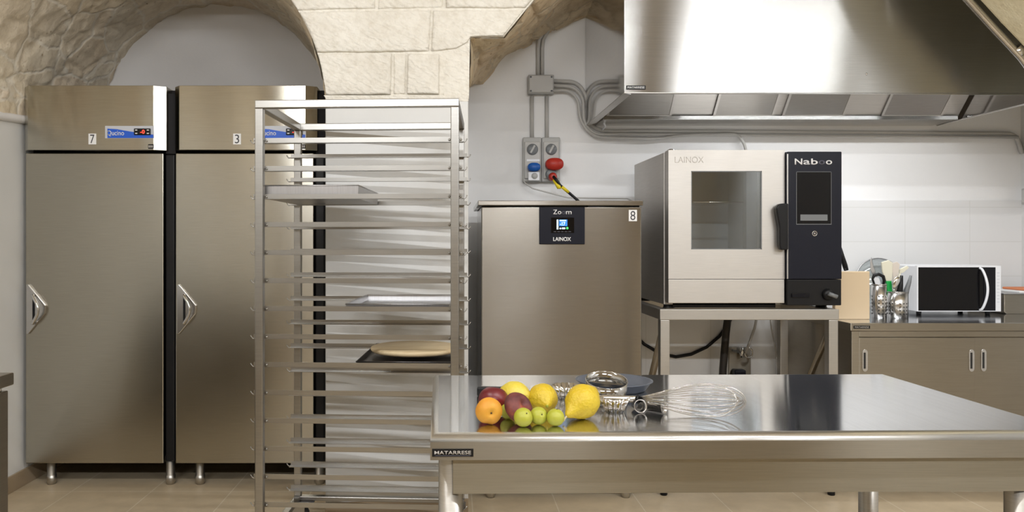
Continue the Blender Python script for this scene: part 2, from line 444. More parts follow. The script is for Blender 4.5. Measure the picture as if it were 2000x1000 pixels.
# dressed stone face above the pilaster
def ledge(py):                               # left outline of the stone at image height py
    z = EYE - (py - CY) * YP / F; s = min(1, max(0, (z - 1.861) / .892))
    return CX + (-1.405 + .826 * math.sqrt(max(0, 1 - s * s))) * F / YP
KP = .09                                     # the pillar stands slightly turned: its right side is farther away
def pil_y(px): return (YP + .585 * KP) / (1 - KP * (px - CX) / F)
def W(poly): return [((px - CX) * pil_y(px) / F, EYE - (py - CY) * pil_y(px) / F) for px, py in poly]
def turned(o):
    for v in o.data.vertices: v.co.y += KP * (v.co.x + .585)
    return o
def left_side(y0, y1, n=5): return [(ledge(y0 + (y1 - y0) * i / n), y0 + (y1 - y0) * i / n) for i in range(n + 1)]
struct(turned(MB().box(-.585, .0785, YP, YP + 1.35, 0, P(0, 190, YP + .03).z, .004).build('wall_pilaster', M['white'])))
struct(turned(MB().box(-.585, .0785, YP - .010, YP, 0, .066, .002).build('baseboard_pilaster', M['skirting'])))
blocks = [
    left_side(186, 106) + [(765, 104), (763, 184)],
    [(770, 104), (792, 104), (790, 183), (769, 183)],
    [(797, 105), (858, 106), (857, 184), (795, 183)],
    [(864, 128), (913, 122), (915, 190), (865, 188)],
    left_side(101, 24) + [(700, 22), (842, 20), (838, 99), (700, 101)],
    [(846, 20), (1023, 19), (984, 69), (919, 71), (912, 82), (890, 94), (842, 99)],
    left_side(19, -70) + [(735, -70), (733, 15)],
    [(738, -70), (868, -70), (866, 14), (738, 16)],
    [(872, -70), (1095, -70), (1038, 0), (1026, 14), (871, 14)],
    left_side(-74, -118) + [(800, -120), (800, -75)],
    [(804, -120), (1140, -120), (1099, -75), (804, -75)],
]
mb = MB()
def block(poly, dy, rough=.010):
    pts = W(poly)
    cx = sum(p[0] for p in pts) / len(pts); cz = sum(p[1] for p in pts) / len(pts)
    # resample outline, inner rings give a pillowed hewn face
    out = []
    n = len(pts)
    for i in range(n):
        a, b = Vector(pts[i]), Vector(pts[(i + 1) % n]); k = max(1, int((b - a).length / .03))
        for j in range(k): out.append(a + (b - a) * j / k)
    rings = []
    for f, d in ((1.0, .03), (.995, .008), (.97, .001), (.90, 0), (.75, -.002), (.55, -.003), (.3, -.003)):
        ring = []
        for p in out:
            q = Vector((cx + (p.x - cx) * f, 0, cz + (p.y - cz) * f))
            jit = .007 * noise.noise(Vector((q.x * 14, 3.1, q.z * 14))) + .004 * noise.noise(Vector((q.x * 40, 1.1, q.z * 40)))
            e = .004 * noise.noise(Vector((q.x * 22, 7.7, q.z * 22))) if f > .98 else 0
            ring.append(Vector((q.x + e, YP + d + dy + jit, q.z + e)))
        rings.append(ring + [ring[0]])
    rings.append([Vector((cx, YP + dy, cz))] * len(rings[0]))
    mb.grid(rings)
for i, bl in enumerate(blocks): block(bl, (-.012, .004, -.010, .012, -.006, -.002, 0, .004, -.004, 0, .003)[i])
struct(turned(mb.build('wall_pilaster_stone', M['stone_front'], recalc=False)))
# mortar bed behind the blocks
bed = left_side(192, -120, 24) + [(1150, -120), (1040, 2), (984, 70), (918, 71), (916, 192)]
struct(turned(MB().prism(W(bed), 'y', YP + .012, YP + .05).build('wall_pilaster_mortar', M['stone_front'])))
struct(turned(MB().prism(W([(632, 186), (640, 198), (915, 198), (915, 186)]), 'y', YP - .003, YP + .10, .002).build('trim_3', M['stone_front'])))

struct(turned(MB().box(-1.5, .80, YP + .015, YP + .05, 2.765, 3.36).build('wall_above_arches', M['stone_front'])))
# right vault: from the stone face back to the lunette on the right wall
fr = [(914, 176), (917, 150), (918, 110), (919, 72), (950, 71), (984, 70), (1005, 44), (1040, 0), (1095, -70), (1140, -125)]
bk = [(908, 172), (922, 166), (932, 164), (943, 162), (963, 138), (986, 109), (1029, 89), (1071, 63), (1121, 43), (1217, 7)]
def resample(poly, n):
    v = [Vector(p) for p in poly]; out = []
    for i in range(n + 1):
        t = i / n * (len(v) - 1); k = min(int(t), len(v) - 2); out.append(v[k].lerp(v[k + 1], t - k))
    return out
A = [P(p.x, p.y, pil_y(p.x) + .02) for p in resample(fr, 90)]; B = [P(p.x, p.y, YB + .01) for p in resample(bk, 90)]
rows = []
for i in range(31):
    t = i / 30; r = []
    for a, b in zip(A, B):
        p = a.lerp(b, t); p = p + Vector((.35, 0, -.8)) * (stone_disp(p, (4, 4, 5), .022) - .012)
        r.append(p)
    rows.append(r)
struct(MB().grid(rows).build('ceiling_right_vault', M['stone_tan'], recalc=False))
# stone filling above the right lunette, behind the hood
bkp = [((P(x, y, YB)).x, (P(x, y, YB)).z) for x, y in bk[3:]]
struct(MB().prism(bkp + [(2.0, 2.93), (3.5, 2.95), (3.5, 3.4), (.19, 3.4)], 'y', YB - .05, YB + .02).build('trim_4', M['stone_tan']))
# springing of the next arch on the right, close to the camera
ap = [P(x, y, 3.45) for x, y in ((1840, -95), (1872, -45), (1908, 2), (1950, 48), (2000, 100), (2050, 160), (2090, 230))]
apoly = [(p.x, p.z) for p in ap] + [(XR, ap[-1].z), (XR, 3.2), (ap[0].x, 3.2)]
struct(MB().prism(apoly, 'y', 2.95, 3.45, .03, 3).build('trim_5', M['stone_pale']))
pp = [P(x - 6, y + 8, 3.466) for x, y in ((1840, -95), (1893, -12), (1945, 45), (2000, 104), (2050, 170), (2085, 240))]
t = thing('conduit_pipe', 'shiny metal pipe running down the stone arch at the upper right', 'pipe', pp[-1])
MB().tube(pp, .017, 14).build('pipe', M['chrome_dull'], t)
c = P(1990, 100, 3.466)
MB().tube([c + Vector((-.015, 0, .015)), c + Vector((.015, 0, -.015))], .024, 14).build('clamp', M['chrome_dull'], t)

# ------------------------------------------------------------------ tall fridges
def fridge(xl, xr, number, label):
    yf = 4.0; xs = xr; xr = xr - .042
    r = thing('upright_fridge', label, 'fridge', ((xl + xr) / 2, yf, 0), group='tall steel fridges')
    zt = P(0, 170, yf).z; zs = P(0, 297, yf).z; zb = P(0, 905, yf).z
    MB().box(xl + .004, xs - .001, yf + .07, 4.76, zb + .02, zt - .004, .003).build('body', M['black_body'], r)
    MB().prism([(xl, yf), (xl + .036, yf - .04), (xr - .047, yf - .04), (xr + .008, yf - .008), (xr + .006, yf + .09), (xl, yf + .09)], 'z', zs + .006, zt, .002).build('header_panel', M['steel_fridge'], r)
    d = MB().box(xl + .003, xr - .012, yf, yf + .062, zb, zs - .006, .004).build('door', M['steel_door'], r)
    MB().box(xr - .008, xs, yf + .016, yf + .085, zb + .004, zs - .010, .008, 3).build('hinge_profile', M['gasket'], r)
    # handle: faceted plate with a curved bar
    hx = xl + .012; hz0, hz1 = P(0, 652, yf).z, P(0, 555, yf).z; hm = (hz0 + hz1) / 2
    h = MB().prism([(hx, hz0), (hx + .012, hz0), (hx + .098, hm - .025), (hx + .102, hm + .02), (hx + .012, hz1), (hx, hz1)], 'y', yf - .012, yf, .003).build('handle_plate', M['chrome_dull'], r)
    pts = [(hx + .042, yf - .012, hz0 + .055), (hx + .044, yf - .03, hz0 + .057)]
    for k in range(9):
        u = k / 8; pts.append((hx + .046 + .034 * math.sin(PI * u), yf - .034 - .012 * math.sin(PI * u), hz0 + .06 + (hz1 - hz0 - .12) * u))
    pts += [(hx + .044, yf - .03, hz1 - .057), (hx + .042, yf - .012, hz1 - .055)]
    MB().tube(pts, .008, 10).build('handle_bar', M['chrome'], h)
    MB().box(hx + .034, hx + .046, yf - .0135, yf - .0118, hz0 + .06, hz1 - .06).build('grip_recess', M['black'], h)
    # control strip, number card, badge
    y = yf - .04; k = (yf - .04) / F
    sx = lambda off: xl + off
    c0, c1 = xr - .297, xr - .045
    z1, z0 = P(0, 246, y).z, P(0, 270, y).z
    cp = MB().box(c0, c1, y - .0015, y, z0, z1).build('control_strip', M['sticker'], r)
    MB().prism([(c0 + .012, z1 - .014), (c0 + .06, z1 - .017), (c0 + .15, z1 - .032), (c1 - .03, z1 - .042), (c1 - .003, z1 - .045), (c1 - .003, z0 + .001), (c0 + .012, z0 + .001)], 'y', y - .0021, y - .0014).build('blue_wave', M['blue'], cp)
    text('Qucino', 'logo_lettering', M['letter'], cp, c0 + .010, c0 + .098, (z0 + z1) / 2 - .007, .030, y - .0022, .0006, bold=.012)
    MB().box(c0 + .150, c0 + .236, y - .006, y - .0014, (z0 + z1) / 2 - .016, (z0 + z1) / 2 + .018, .003).build('thermostat', M['black'], cp)
    text('-0', 'red_digits', M['red_led'], cp, c0 + .183, c0 + .206, (z0 + z1) / 2 + .001, .020, y - .0062, .0006, bold=.02)
    for bx in (c0 + .157, c0 + .217):
        for bz in (-.008, .009): MB().box(bx, bx + .011, y - .0066, y - .0058, (z0 + z1) / 2 + bz - .002, (z0 + z1) / 2 + bz + .003).build('button', M['letter'], cp)
    nz1, nz0 = P(0, 261, y).z, P(0, 282, y).z
    n0 = xr - .383 if number == '7' else xr - .420
    ns = MB().box(n0, n0 + .040, y - .0010, y, nz0, nz1).build('number_card', M['white_paper'], r)
    text(number, 'numeral', M['ink'], ns, n0 + .009, n0 + .031, (nz0 + nz1) / 2, .045, y - .0011, .0005)
    bg = MB().box(c1 - .03, c1 - .002, y - .002, y, zs + .012, zs + .036, .002).build('badge', M['black'], r)
    for q in range(3): MB().box(c1 - .027 + q * .008, c1 - .022 + q * .008, y - .0026, y - .0018, zs + .018, zs + .030).build('badge_mark', M['letter_steel'], bg)
    MB().prism([(xr - .004, yf + .016), (xs, yf + .03), (xs, yf + .09), (xr - .004, yf + .09)], 'z', zs - .006, zt - .03).build('side_cover', M['black_body'], r)
    for lx in (xl + .116, xs - .033):
        for ly in (yf + .045, 4.68):
            MB().lathe([(.0225, zb + .03), (.0225, .05), (.025, .049), (.025, .012), (.021, .008), (.021, 0)], (lx, ly, 0), 20).build('leg', M['steel_tube'], r)
    return r
fridge(-2.222, -1.447, '7', 'upright steel fridge marked with the number 7, against the left wall')
fridge(-1.440, -.664, '3', 'upright steel fridge marked with the number 3, behind the tray rack')

# ------------------------------------------------------------------ tray rack
RA = math.radians(-2.9)
rk = thing('tray_rack', 'tall steel tray trolley with many empty rails in front of the white pillar', 'rack', (-.3435, 3.19, 0), RA)
RM = Matrix.Translation(rk.location) @ Matrix.Rotation(RA, 4, 'Z')
HX, HY, PT = .371, .29, .0155
for sx in (-1, 1):
    for sy in (-1, 1):
        mb = MB().box(sx * HX - PT, sx * HX + PT, sy * HY - PT, sy * HY + PT, .12, 1.78, .003)
        mb.build('post', M['steel_rack'], rk, local=True)
for sy in (-1, 1):
    MB().box(-HX - PT, HX + PT, sy * HY - PT, sy * HY + PT, 1.78, 1.811, .003).build('top_bar', M['steel_rack'], rk, local=True)
    MB().box(-HX - PT, HX + PT, sy * HY - PT, sy * HY + PT, .100, .12, .003).build('base_bar', M['steel_rack'], rk, local=True)
for sx in (-1, 1):
    MB().box(sx * HX - PT, sx * HX + PT, -HY + PT, HY - PT, 1.78, 1.811, .003).build('side_bar', M['steel_rack'], rk, local=True)
    MB().box(sx * HX - PT, sx * HX + PT, -HY + PT, HY - PT, .100, .12, .003).build('base_bar', M['steel_rack'], rk, local=True)
SLOT = [1.652 - .107 * k for k in range(15)]
def rail_mesh(sy):
    mb = MB(); e = .400
    y0 = sy * (HY - PT - .001); t = sy * .0022
    z0, z1 = 0, .019
    ya, yb = sorted((y0, y0 - t)); mb.box(-e, e, ya, yb, z0, z1)
    yc, yd = sorted((y0, y0 - sy * .034)); mb.box(-e, e, yc, yd, z0, z0 + .002)
    for sx in (-1, 1):
        # bent-up end stop and fixing bolts by each post
        mb.tube([(sx * e, y0 - sy * .012, .001), (sx * (e + .006), y0 - sy * .012, .000), (sx * (e + .012), y0 - sy * .012, .006), (sx * (e + .016), y0 - sy * .012, .013)], .0022, 6)
        for xx in (HX - PT - .006, HX + PT + .006):
            mb.lathe([(.0045, 0), (.0045, .004), (.002, .006)], (sx * xx, y0, .008), 8, Matrix.Rotation(sy * -PI / 2, 4, 'X'))
    return mb
protoF = protoR = None
for k, z in enumerate(SLOT):
    for sy in (-1, 1):
        if k == 0:
            o = rail_mesh(sy).build('rail', M['steel_rack'], rk, local=True)
            if sy == -1: protoF = o
            else: protoR = o
        else:
            o = (protoF if sy == -1 else protoR).copy(); COL.objects.link(o); o.parent = rk
        o.location = (0, 0, z)
for sx in (-1, 1):
    for sy in (-1, 1):
        x, y = sx * (HX - .028), sy * (HY - .03)
        c = MB().box(x - .05, x + .05, y - .042, y + .042, .094, .100, .001)
        c.build('caster_plate', M['blue_steel'], rk, local=True)
        w = MB().lathe([(.012, -.016), (.040, -.016), (.046, -.009), (.046, .009), (.040, .016), (.012, .016)], (x - .015, y, .046), 24, Matrix.Rotation(PI / 2, 4, 'X'))
        w = w.build('caster_wheel', M['rubber'], rk, local=True)
        MB().prism([(y - .026, .03), (y - .021, .03), (y - .021, .089), (y + .021, .089), (y + .021, .03), (y + .026, .03), (y + .026, .094), (y - .026, .094)], 'x', x - .04, x + .015).build('caster_fork', M['steel_tube'], w, local=True)

def tray(x0, x1, slot, mat, label, rim=.026, side=True):
    z = SLOT[slot] + .0025
    c = RM @ Vector(((x0 + x1) / 2, 0, z))
    t = thing('baking_tray', label, 'tray', c, RA, 'trays on the trolley')
    w, h = (x1 - x0) / 2, .262
    mb = MB(); i = .007; th = .0015
    o1 = [(-w + i, -h + i, 0), (w - i, -h + i, 0), (w - i, h - i, 0), (-w + i, h - i, 0)]
    o2 = [(-w + .004, -h + .004, rim), (w - .004, -h + .004, rim), (w - .004, h - .004, rim), (-w + .004, h - .004, rim)]
    i1 = [(a * .992, b * .992, th) for a, b, _ in o1]; i2 = [(a * .992, b * .992, rim - .0005) for a, b, _ in o2]
    mb._add(o1 + o2 + i1 + i2, [(3, 2, 1, 0)] + [(k, (k + 1) % 4, (k + 1) % 4 + 4, k + 4) for k in range(4)] + [(8, 9, 10, 11)] +
            [(k + 8, k + 12, (k + 1) % 4 + 12, (k + 1) % 4 + 8) for k in range(4)] + [(k + 4, (k + 1) % 4 + 4, (k + 1) % 4 + 12, k + 12) for k in range(4)])
    mb.build('pan', mat, t, local=True, recalc=False)
    MB().tube([(a, b, rim) for a, b, _ in o2], .0025, 6, closed=True).build('rolled_rim', mat, t, local=True)
    return t
tray(-.372, .005, 2, M['alu'], 'deep aluminium baking tray high on the left side of the trolley', .050)
tray(-.052, .352, 6, M['alu'], 'empty aluminium baking tray halfway up the trolley, on its right side', .024)
tray(-.012, .358, 8, M['blue_steel'], 'dark baking tray on the trolley under the round wooden board', .018)
bc = RM @ Vector((.19, .02, SLOT[8] + .0234))
b_ = MB().lathe([(0, 0), (.172, 0), (.180, .004), (.184, .011), (.182, .018), (.176, .021), (0, .021)], (0, 0, 0), 64).build('round_board', M['wood'])
b_.location = bc; b_.rotation_euler = (0, 0, .3)
tag(b_, 'round pale wooden board lying on the dark tray in the trolley', 'board')

# ------------------------------------------------------------------ blast chiller
YC = 3.8
cx0, cx1 = .147, .940
ch = thing('blast_chiller', 'chest-high steel blast chiller with a small lit display, marked with the number 8', 'chiller', ((cx0 + cx1) / 2, YC, 0))
zt = P(0, 392, YC).z
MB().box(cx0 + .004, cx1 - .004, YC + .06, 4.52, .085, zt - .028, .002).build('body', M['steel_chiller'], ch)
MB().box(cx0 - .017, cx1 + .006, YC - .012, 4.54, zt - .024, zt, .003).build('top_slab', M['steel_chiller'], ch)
MB().box(cx0 + .006, cx1 - .006, YC + .02, 4.5, zt - .030, zt - .023).build('top_gap_shade', M['shadow_line'], ch)  # solid dark strip painted in for the shade under the slab
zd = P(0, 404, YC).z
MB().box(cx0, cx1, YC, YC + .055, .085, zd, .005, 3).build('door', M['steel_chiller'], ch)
MB().box(P(1150, 0, YC).x, P(1180, 0, YC).x, YC + .001, YC + .04, zd - .001, zd + .006).build('latch', M['black'], ch)
a, b = P(1053, 404, YC), P(1142, 477, YC)
cp = MB().box(a.x, b.x, YC - .006, YC, b.z, a.z - .002, .002).build('control_panel', M['panel_black'], ch)
yy = YC - .0062
text('Z', 'brand_lettering', M['letter'], cp, P(1080, 0, YC).x, P(1088, 0, YC).x, P(0, 414, YC).z, .022, yy, bold=.01)
text('o', 'brand_lettering', M['letter'], cp, P(1089, 0, YC).x, P(1096, 0, YC).x, P(0, 415.4, YC).z, .0155, yy, bold=.01)
text('o', 'brand_lettering', M['letter_dim'], cp, P(1097, 0, YC).x, P(1104, 0, YC).x, P(0, 415.4, YC).z, .0155, yy, bold=.01)
text('m', 'brand_lettering', M['letter'], cp, P(1105, 0, YC).x, P(1116, 0, YC).x, P(0, 415.4, YC).z, .0155, yy, bold=.01)
text('LAINOX', 'maker_lettering', M['letter'], cp, P(1080, 0, YC).x, P(1115, 0, YC).x, P(0, 467, YC).z, .020, yy, bold=.03)
q0, q1 = P(1076, 425, YC), P(1121, 455, YC)
MB().box(q0.x, q1.x, YC - .0066, YC - .0056, q1.z, q0.z).build('display_glass', M['screen_black'], cp)
d0, d1 = P(1087, 429, YC), P(1110, 448, YC); yd = YC - .0067
MB().box(d0.x + .012, d1.x - .006, yd - .0004, yd, d1.z + .016, d0.z).build('display_lit_area', M['blue_led'], cp)
for q in ((d0.x, d0.x + .008, yd - .0006, yd, d1.z, d0.z), (d0.x + .014, d1.x - .012, yd - .0008, yd, d0.z - .007, d0.z - .002), (d0.x + .014, d0.x + .022, yd - .0006, yd, d1.z + .001, d1.z + .008), (d0.x + .026, d0.x + .042, yd - .0006, yd, d1.z + .001, d1.z + .009)):
    MB().box(*q).build('display_mark', M['white_led'], cp)
text('-17', 'display_digits', M['white_led'], cp, d0.x + .015, d0.x + .042, (d0.z + d1.z) / 2 + .003, .018, yd - .0006, .0004, bold=.02)
MB().lathe([(0, 0), (.006, 0), (.006, .0006), (0, .0006)], (d1.x - .006, yd, d1.z + .006), 16, Matrix.Rotation(PI / 2, 4, 'X')).build('green_mark', M['green_led'], cp)
for k in range(5): MB().box(P(1081 + 7.2 * k, 0, YC).x, P(1086 + 7.2 * k, 0, YC).x, yd - .0004, yd, P(0, 453, YC).z, P(0, 452, YC).z).build('faint_mark', M['letter_dim'], cp)
a, b = P(1228, 410, YC), P(1244, 432, YC)
ns = MB().box(a.x, b.x, YC - .001, YC, b.z, a.z).build('number_card', M['white_paper'], ch)
text('8', 'numeral', M['ink'], ns, a.x + .008, b.x - .008, (a.z + b.z) / 2, .045, YC - .0011, .0005)
for lx in (P(959, 0, YC).x, P(1225, 0, YC).x):
    for ly in (YC + .035, 4.42):
        MB().lathe([(.024, .10), (.024, .012), (.020, .008), (.020, 0)], (lx, ly, 0), 20).build('leg', M['steel_tube'], ch)

# ------------------------------------------------------------------ oven and its stand
YO = 3.84
st = thing('oven_stand', 'open steel stand with braced legs carrying the oven', 'stand', (1.49, YO + .33, 0))
sx0, sx1 = P(1289, 0, YO).x, P(1639, 0, YO).x
zt = P(0, 604, YO).z; zb = P(0, 625, YO).z
yb_ = 4.46
MB().box(sx0, sx1, YO, YO + .045, zb, zt, .003).build('front_beam', M['steel_stand'], st)
MB().box(sx0, sx1, yb_ - .045, yb_, zb, zt, .003).build('rear_beam', M['steel_stand'], st)
for x in (sx0, sx1 - .045): MB().box(x, x + .045, YO + .045, yb_ - .045, zb, zt, .003).build('side_beam', M['steel_stand'], st)
for x in (sx0 + .003, sx1 - .05):
    for y in (YO + .003, yb_ - .05):
        l = MB().box(x, x + .047, y, y + .047, .03, zb, .003).build('leg', M['steel_stand'], st)
        MB().lathe([(.018, .04), (.018, .004), (.015, 0)], (x + .0235, y + .0235, 0), 16).build('foot', M['black'], l)
for x in (sx0 + .027, sx1 - .027):
    a, b = Vector((x, YO + .05, zb - .06)), Vector((x, yb_ - .05, .16)); d = b - a
    m = Matrix.Translation((a + b) / 2) @ d.to_track_quat('Z', 'Y').to_matrix().to_4x4()
    MB().box(-.018, .018, -.003, .003, -d.length / 2, d.length / 2, 0, 2, m).build('brace', M['steel_dark'], st)
ov = thing('combi_oven', 'steel countertop combi oven with glass window and tall black control panel', 'oven', (1.49, YO + .33, zt))
ox0, ox1 = P(1304, 0, YO).x, P(1640, 0, YO).x; oc = P(1534, 0, YO).x
ot, ob_ = P(0, 293, YO).z, P(0, 597, YO).z
yo = YO + .07                                # body front; the door stands before it
wx0, wx1, wz0, wz1 = P(1350, 0, YO).x, P(1488, 0, YO).x, P(0, 487, YO).z, P(0, 334, YO).z
yk = 4.54
mb = MB()
mb.box(ox0, ox0 + .012, yo, yk, ob_, ot - .004, .003).box(ox0 + .012, ox1 - .003, yo, yk, ot - .012, ot - .004).box(ox0 + .012, ox1 - .003, yo, yk, ob_, ob_ + .012)
mb.box(ox0 + .012, ox1 - .003, yk - .012, yk, ob_ + .012, ot - .012).box(ox1 - .015, ox1 - .003, yo, yk, ob_ + .012, ot - .012)
mb.box(ox0 + .012, wx0 - .03, yo, yo + .03, ob_ + .012, ot - .012).box(wx1 + .03, ox1 - .015, yo, yo + .03, ob_ + .012, ot - .012)
mb.build('body', M['steel_oven'], ov)
# cavity
cv = MB()
cv.box(wx0 - .04, wx0 - .03, yo + .03, 4.4, wz0 - .05, wz1 + .05).box(wx1 + .03, wx1 + .04, yo + .03, 4.4, wz0 - .05, wz1 + .05)
cv.box(wx0 - .03, wx1 + .03, 4.39, 4.4, wz0 - .05, wz1 + .05).box(wx0 - .03, wx1 + .03, yo + .03, 4.39, wz0 - .05, wz0 - .04).box(wx0 - .03, wx1 + .03, yo + .03, 4.39, wz1 + .04, wz1 + .05)
cv.build('cavity', M['cavity'], ov)
zr = P(0, 395, 4.0).z
mb = MB()
mb.tube([(wx0 - .02, 3.99, zr), (wx1 - .03, 3.99, zr)], .004, 8)
for k in range(9): mb.tube([(wx0 + .00 + k * .037, 3.99, zr), (wx0 + .00 + k * .037, 4.36, zr)], .002, 6)
mb.build('oven_shelf', M['chrome'], ov)
mb = MB().box(wx1 - .035, wx1 + .02, 3.95, 4.0, wz0 - .03, wz1 + .03)
mb.build('side_guide', M['grey_dark'], ov)
# door with window opening
zl = P(0, 545, YO).z
D0, D1 = ox0 + .004, oc - .003
mb = MB()
mb.box(D0, wx0, YO, YO + .06, zl, ot).box(wx1, D1, YO, YO + .06, zl, ot).box(wx0, wx1, YO, YO + .06, wz1, ot).box(wx0, wx1, YO, YO + .06, zl, wz0)
dr = mb.build('door', M['steel_oven'], ov)
MB().box(wx0 - .003, wx1 + .003, YO + .004, YO + .009, wz0 - .003, wz1 + .003).build('window_glass', M['glass'], dr)
fr_ = MB()
for (a0, a1, b0, b1) in ((wx0, wx0 + .004, wz0, wz1), (wx1 - .004, wx1, wz0, wz1), (wx0, wx1, wz0, wz0 + .004), (wx0, wx1, wz1 - .004, wz1)):
    fr_.box(a0, a1, YO + .002, YO + .0045, b0, b1)
fr_.build('window_seal', M['grey_dark'], dr)
MB().box(D0, D1, YO + .001, YO + .06, ob_ + .012, zl - .002, .003).build('lower_panel', M['steel_oven'], ov)
text('LAINOX', 'maker_lettering', M['letter_steel'], dr, P(1318, 0, YO).x, P(1374, 0, YO).x, P(0, 312, YO).z, .030, YO + .0002, .0006, bold=-.012)
# handle
hx1 = oc - .004; hx0 = P(1509, 0, YO).x; h1, h0 = P(0, 398, YO).z, P(0, 488, YO).z
hd = MB().prism([(hx1, h0), (hx0 + .022, h0), (hx0 + .017, h0 + .02), (hx0 + .017, h0 + .11), (hx0 + .006, h1 - .06), (hx0, h1 - .022), (hx0 + .012, h1 - .004), (hx0 + .03, h1), (hx1, h1)], 'y', YO - .045, YO - .015, .006, 3).build('door_handle', M['black'], ov)
MB().box(hx1 - .025, hx1 - .008, YO - .016, YO, h0 + .05, h0 + .08).box(hx1 - .025, hx1 - .008, YO - .016, YO, h1 - .06, h1 - .03).build('handle_mount', M['black'], hd)
# control panel
pz0, pz1 = P(0, 545, YO).z, P(0, 297, YO).z
yp = YO - .022
pn = MB().box(oc, ox1, yp, yo + .005, pz0, pz1, .004).build('control_panel', M['panel_black'], ov)
MB().box(oc - .0005, oc + .004, yp - .001, yp + .003, pz0 + .002, pz1 - .012).build('chrome_edge', M['chrome'], pn)
MB().box(oc + .002, ox1, yp + .004, yo + .005, P(0, 596, YO).z, pz0 - .002, .004).build('lower_control_panel', M['black'], ov)
s0, s1 = P(1556, 336, yp), P(1623, 437, yp)
MB().box(s0.x, s1.x, yp - .0012, yp, s1.z, s0.z).build('touch_screen', M['screen_black'], pn)
mb = MB()
for (a0, a1, b0, b1) in ((s0.x, s1.x, s1.z - .004, s1.z - .001), (s1.x, s1.x + .002, s1.z - .004, s0.z), (s0.x - .002, s0.x, s1.z - .004, s0.z), (s0.x, s1.x, s0.z, s0.z + .002)): mb.box(a0, a1, yp - .0012, yp, b0, b1)
mb.build('screen_frame', M['grey_dark'], pn)
MB().box(P(1563, 0, yp).x, P(1616, 0, yp).x, yp - .0016, yp - .0011, P(0, 431, yp).z, P(0, 419, yp).z).build('screen_bar', M['grey_dark'], pn)
zz = P(0, 315.5, yp).z; hh = .030
for chs, p0, p1, mt, cap in (('N', 1552, 1567, 'letter', 1), ('a', 1569, 1582, 'letter', .72), ('b', 1584, 1597, 'letter', 1), ('o', 1599, 1611, 'letter_dim', .72), ('o', 1613, 1625, 'letter', .72)):
    text(chs, 'brand_lettering', M[mt], pn, P(p0, 0, yp).x, P(p1, 0, yp).x, zz - hh * (1 - cap) / 2, hh * cap, yp - .0002, .001, bold=.015)
c = P(1591, 456, yp)
MB().lathe([(.0095, 0), (.013, 0), (.013, .0015), (.0095, .0015)], c, 24, Matrix.Rotation(PI / 2, 4, 'X'), closed=True).lathe([(.002, 0), (.005, 0), (.005, .0015), (.002, .0015)], c, 16, Matrix.Rotation(PI / 2, 4, 'X'), closed=True).build('power_button', M['chrome_dull'], pn)
c = P(1617, 575, yp)
kn = MB().lathe([(0, 0), (.028, 0), (.028, .012), (.020, .022), (0, .022)], (c.x, yp + .004, c.z), 28, Matrix.Rotation(PI / 2, 4, 'X')).build('drain_knob', M['black'], ov)
MB().tube([(c.x - .012, yp - .03, c.z + .006), (c.x + .028, yp - .036, c.z - .010)], .010, 10).build('knob_lever', M['grey_dark'], kn)
MB().box(P(1546, 0, yp).x, P(1581, 0, yp).x, yp - .004, yp + .005, P(0, 581, yp).z, P(0, 573, yp).z, .002).build('usb_flap', M['black_gloss'], ov)
for fx in (ox0 + .03, ox1 - .05):
    for fy in (YO + .09, 4.42): MB().lathe([(.026, ob_), (.026, zt + .006), (.030, zt + .001), (.030, zt)], (fx, fy, 0), 18).build('foot', M['black'], ov)
MB().box(ox0 + .045, oc - .02, YO + .07, YO + .085, zt + .002, ob_ + .014).build('base_skirt', M['black'], ov)
MB().lathe([(.018, 0), (.018, .008), (.008, .012), (0, .012)], (ox0 + .03, YO + .045, ot - .002), 16).box(ox0 + .008, ox0 + .06, YO + .03, YO + .06, ot - .003, ot + .002).build('top_hinge', M['chrome_dull'], ov)
# spray hose lever hanging on the far side
t = thing('spray_gun', 'black spray hose handle hanging beside the oven over the pale board', 'hose', (ox1 + .03, 4.2, 1.12))
a = [P(1641, 484, 4.2), P(1645, 500, 4.2), P(1650, 518, 4.2), P(1653, 528, 4.2)]
MB().tube(a, .012, 10, radii=[.008, .011, .014, .012]).build('grip', M['black'], t)
MB().tube([a[0], a[0] + Vector((-.03, .02, .02)), (ox1 - .01, 4.25, a[0].z + .03)], .007, 8).build('hose', M['black'], t)

# ------------------------------------------------------------------ under and behind the oven stand
t = rebase(MB().tube([P(1225, 640, 4.731), P(1258, 672, 4.731), P(1290, 691, 4.731), P(1320, 697, 4.731), P(1350, 692, 4.731), P(1380, 678, 4.731), P(1405, 657, 4.731), P(1424, 630, 4.731), P(1436, 606, 4.731)], .010, 10).build('power_cable', M['black']), P(1320, 697, 4.731))
tag(t, 'thick black cable sagging behind the oven stand', 'cable')
t = rebase(MB().tube([P(1424, 600, 4.62), P(1418, 650, 4.62), P(1412, 720, 4.62), P(1409, 790, 4.62), P(1409, 886, 4.62)], .022, 14).build('drain_pipe', M['pvc_dark']), Vector((P(1409, 855, 4.62).x, 4.62, 0)))
tag(t, 'dark upright drain pipe on the wall behind the oven stand', 'pipe')
t = rebase(MB().tube([P(1482, 600, 4.66), P(1474, 640, 4.67), P(1462, 674, 4.68), P(1456, 690, 4.70)], .008, 8).build('water_hose', M['pvc']), P(1456, 690, 4.70))
tag(t, 'thin grey water hose leading down to the wall valve', 'hose')
t = rebase(MB().tube([P(1503, 600, 4.66), P(1507, 640, 4.67), P(1514, 676, 4.70), P(1520, 720, 4.71), P(1522, 800, 4.71)], .006, 8).build('gas_hose', M['pvc']), P(1522, 800, 4.71))
tag(t, 'thin grey hose hanging behind the right leg of the oven stand', 'hose')
wv = thing('wall_valve', 'chrome water valve on a steel wall box behind the oven stand', 'valve', P(1440, 770, YB - .01))
a, b = P(1422, 678, YB - .01), P(1464, 770, YB - .01)
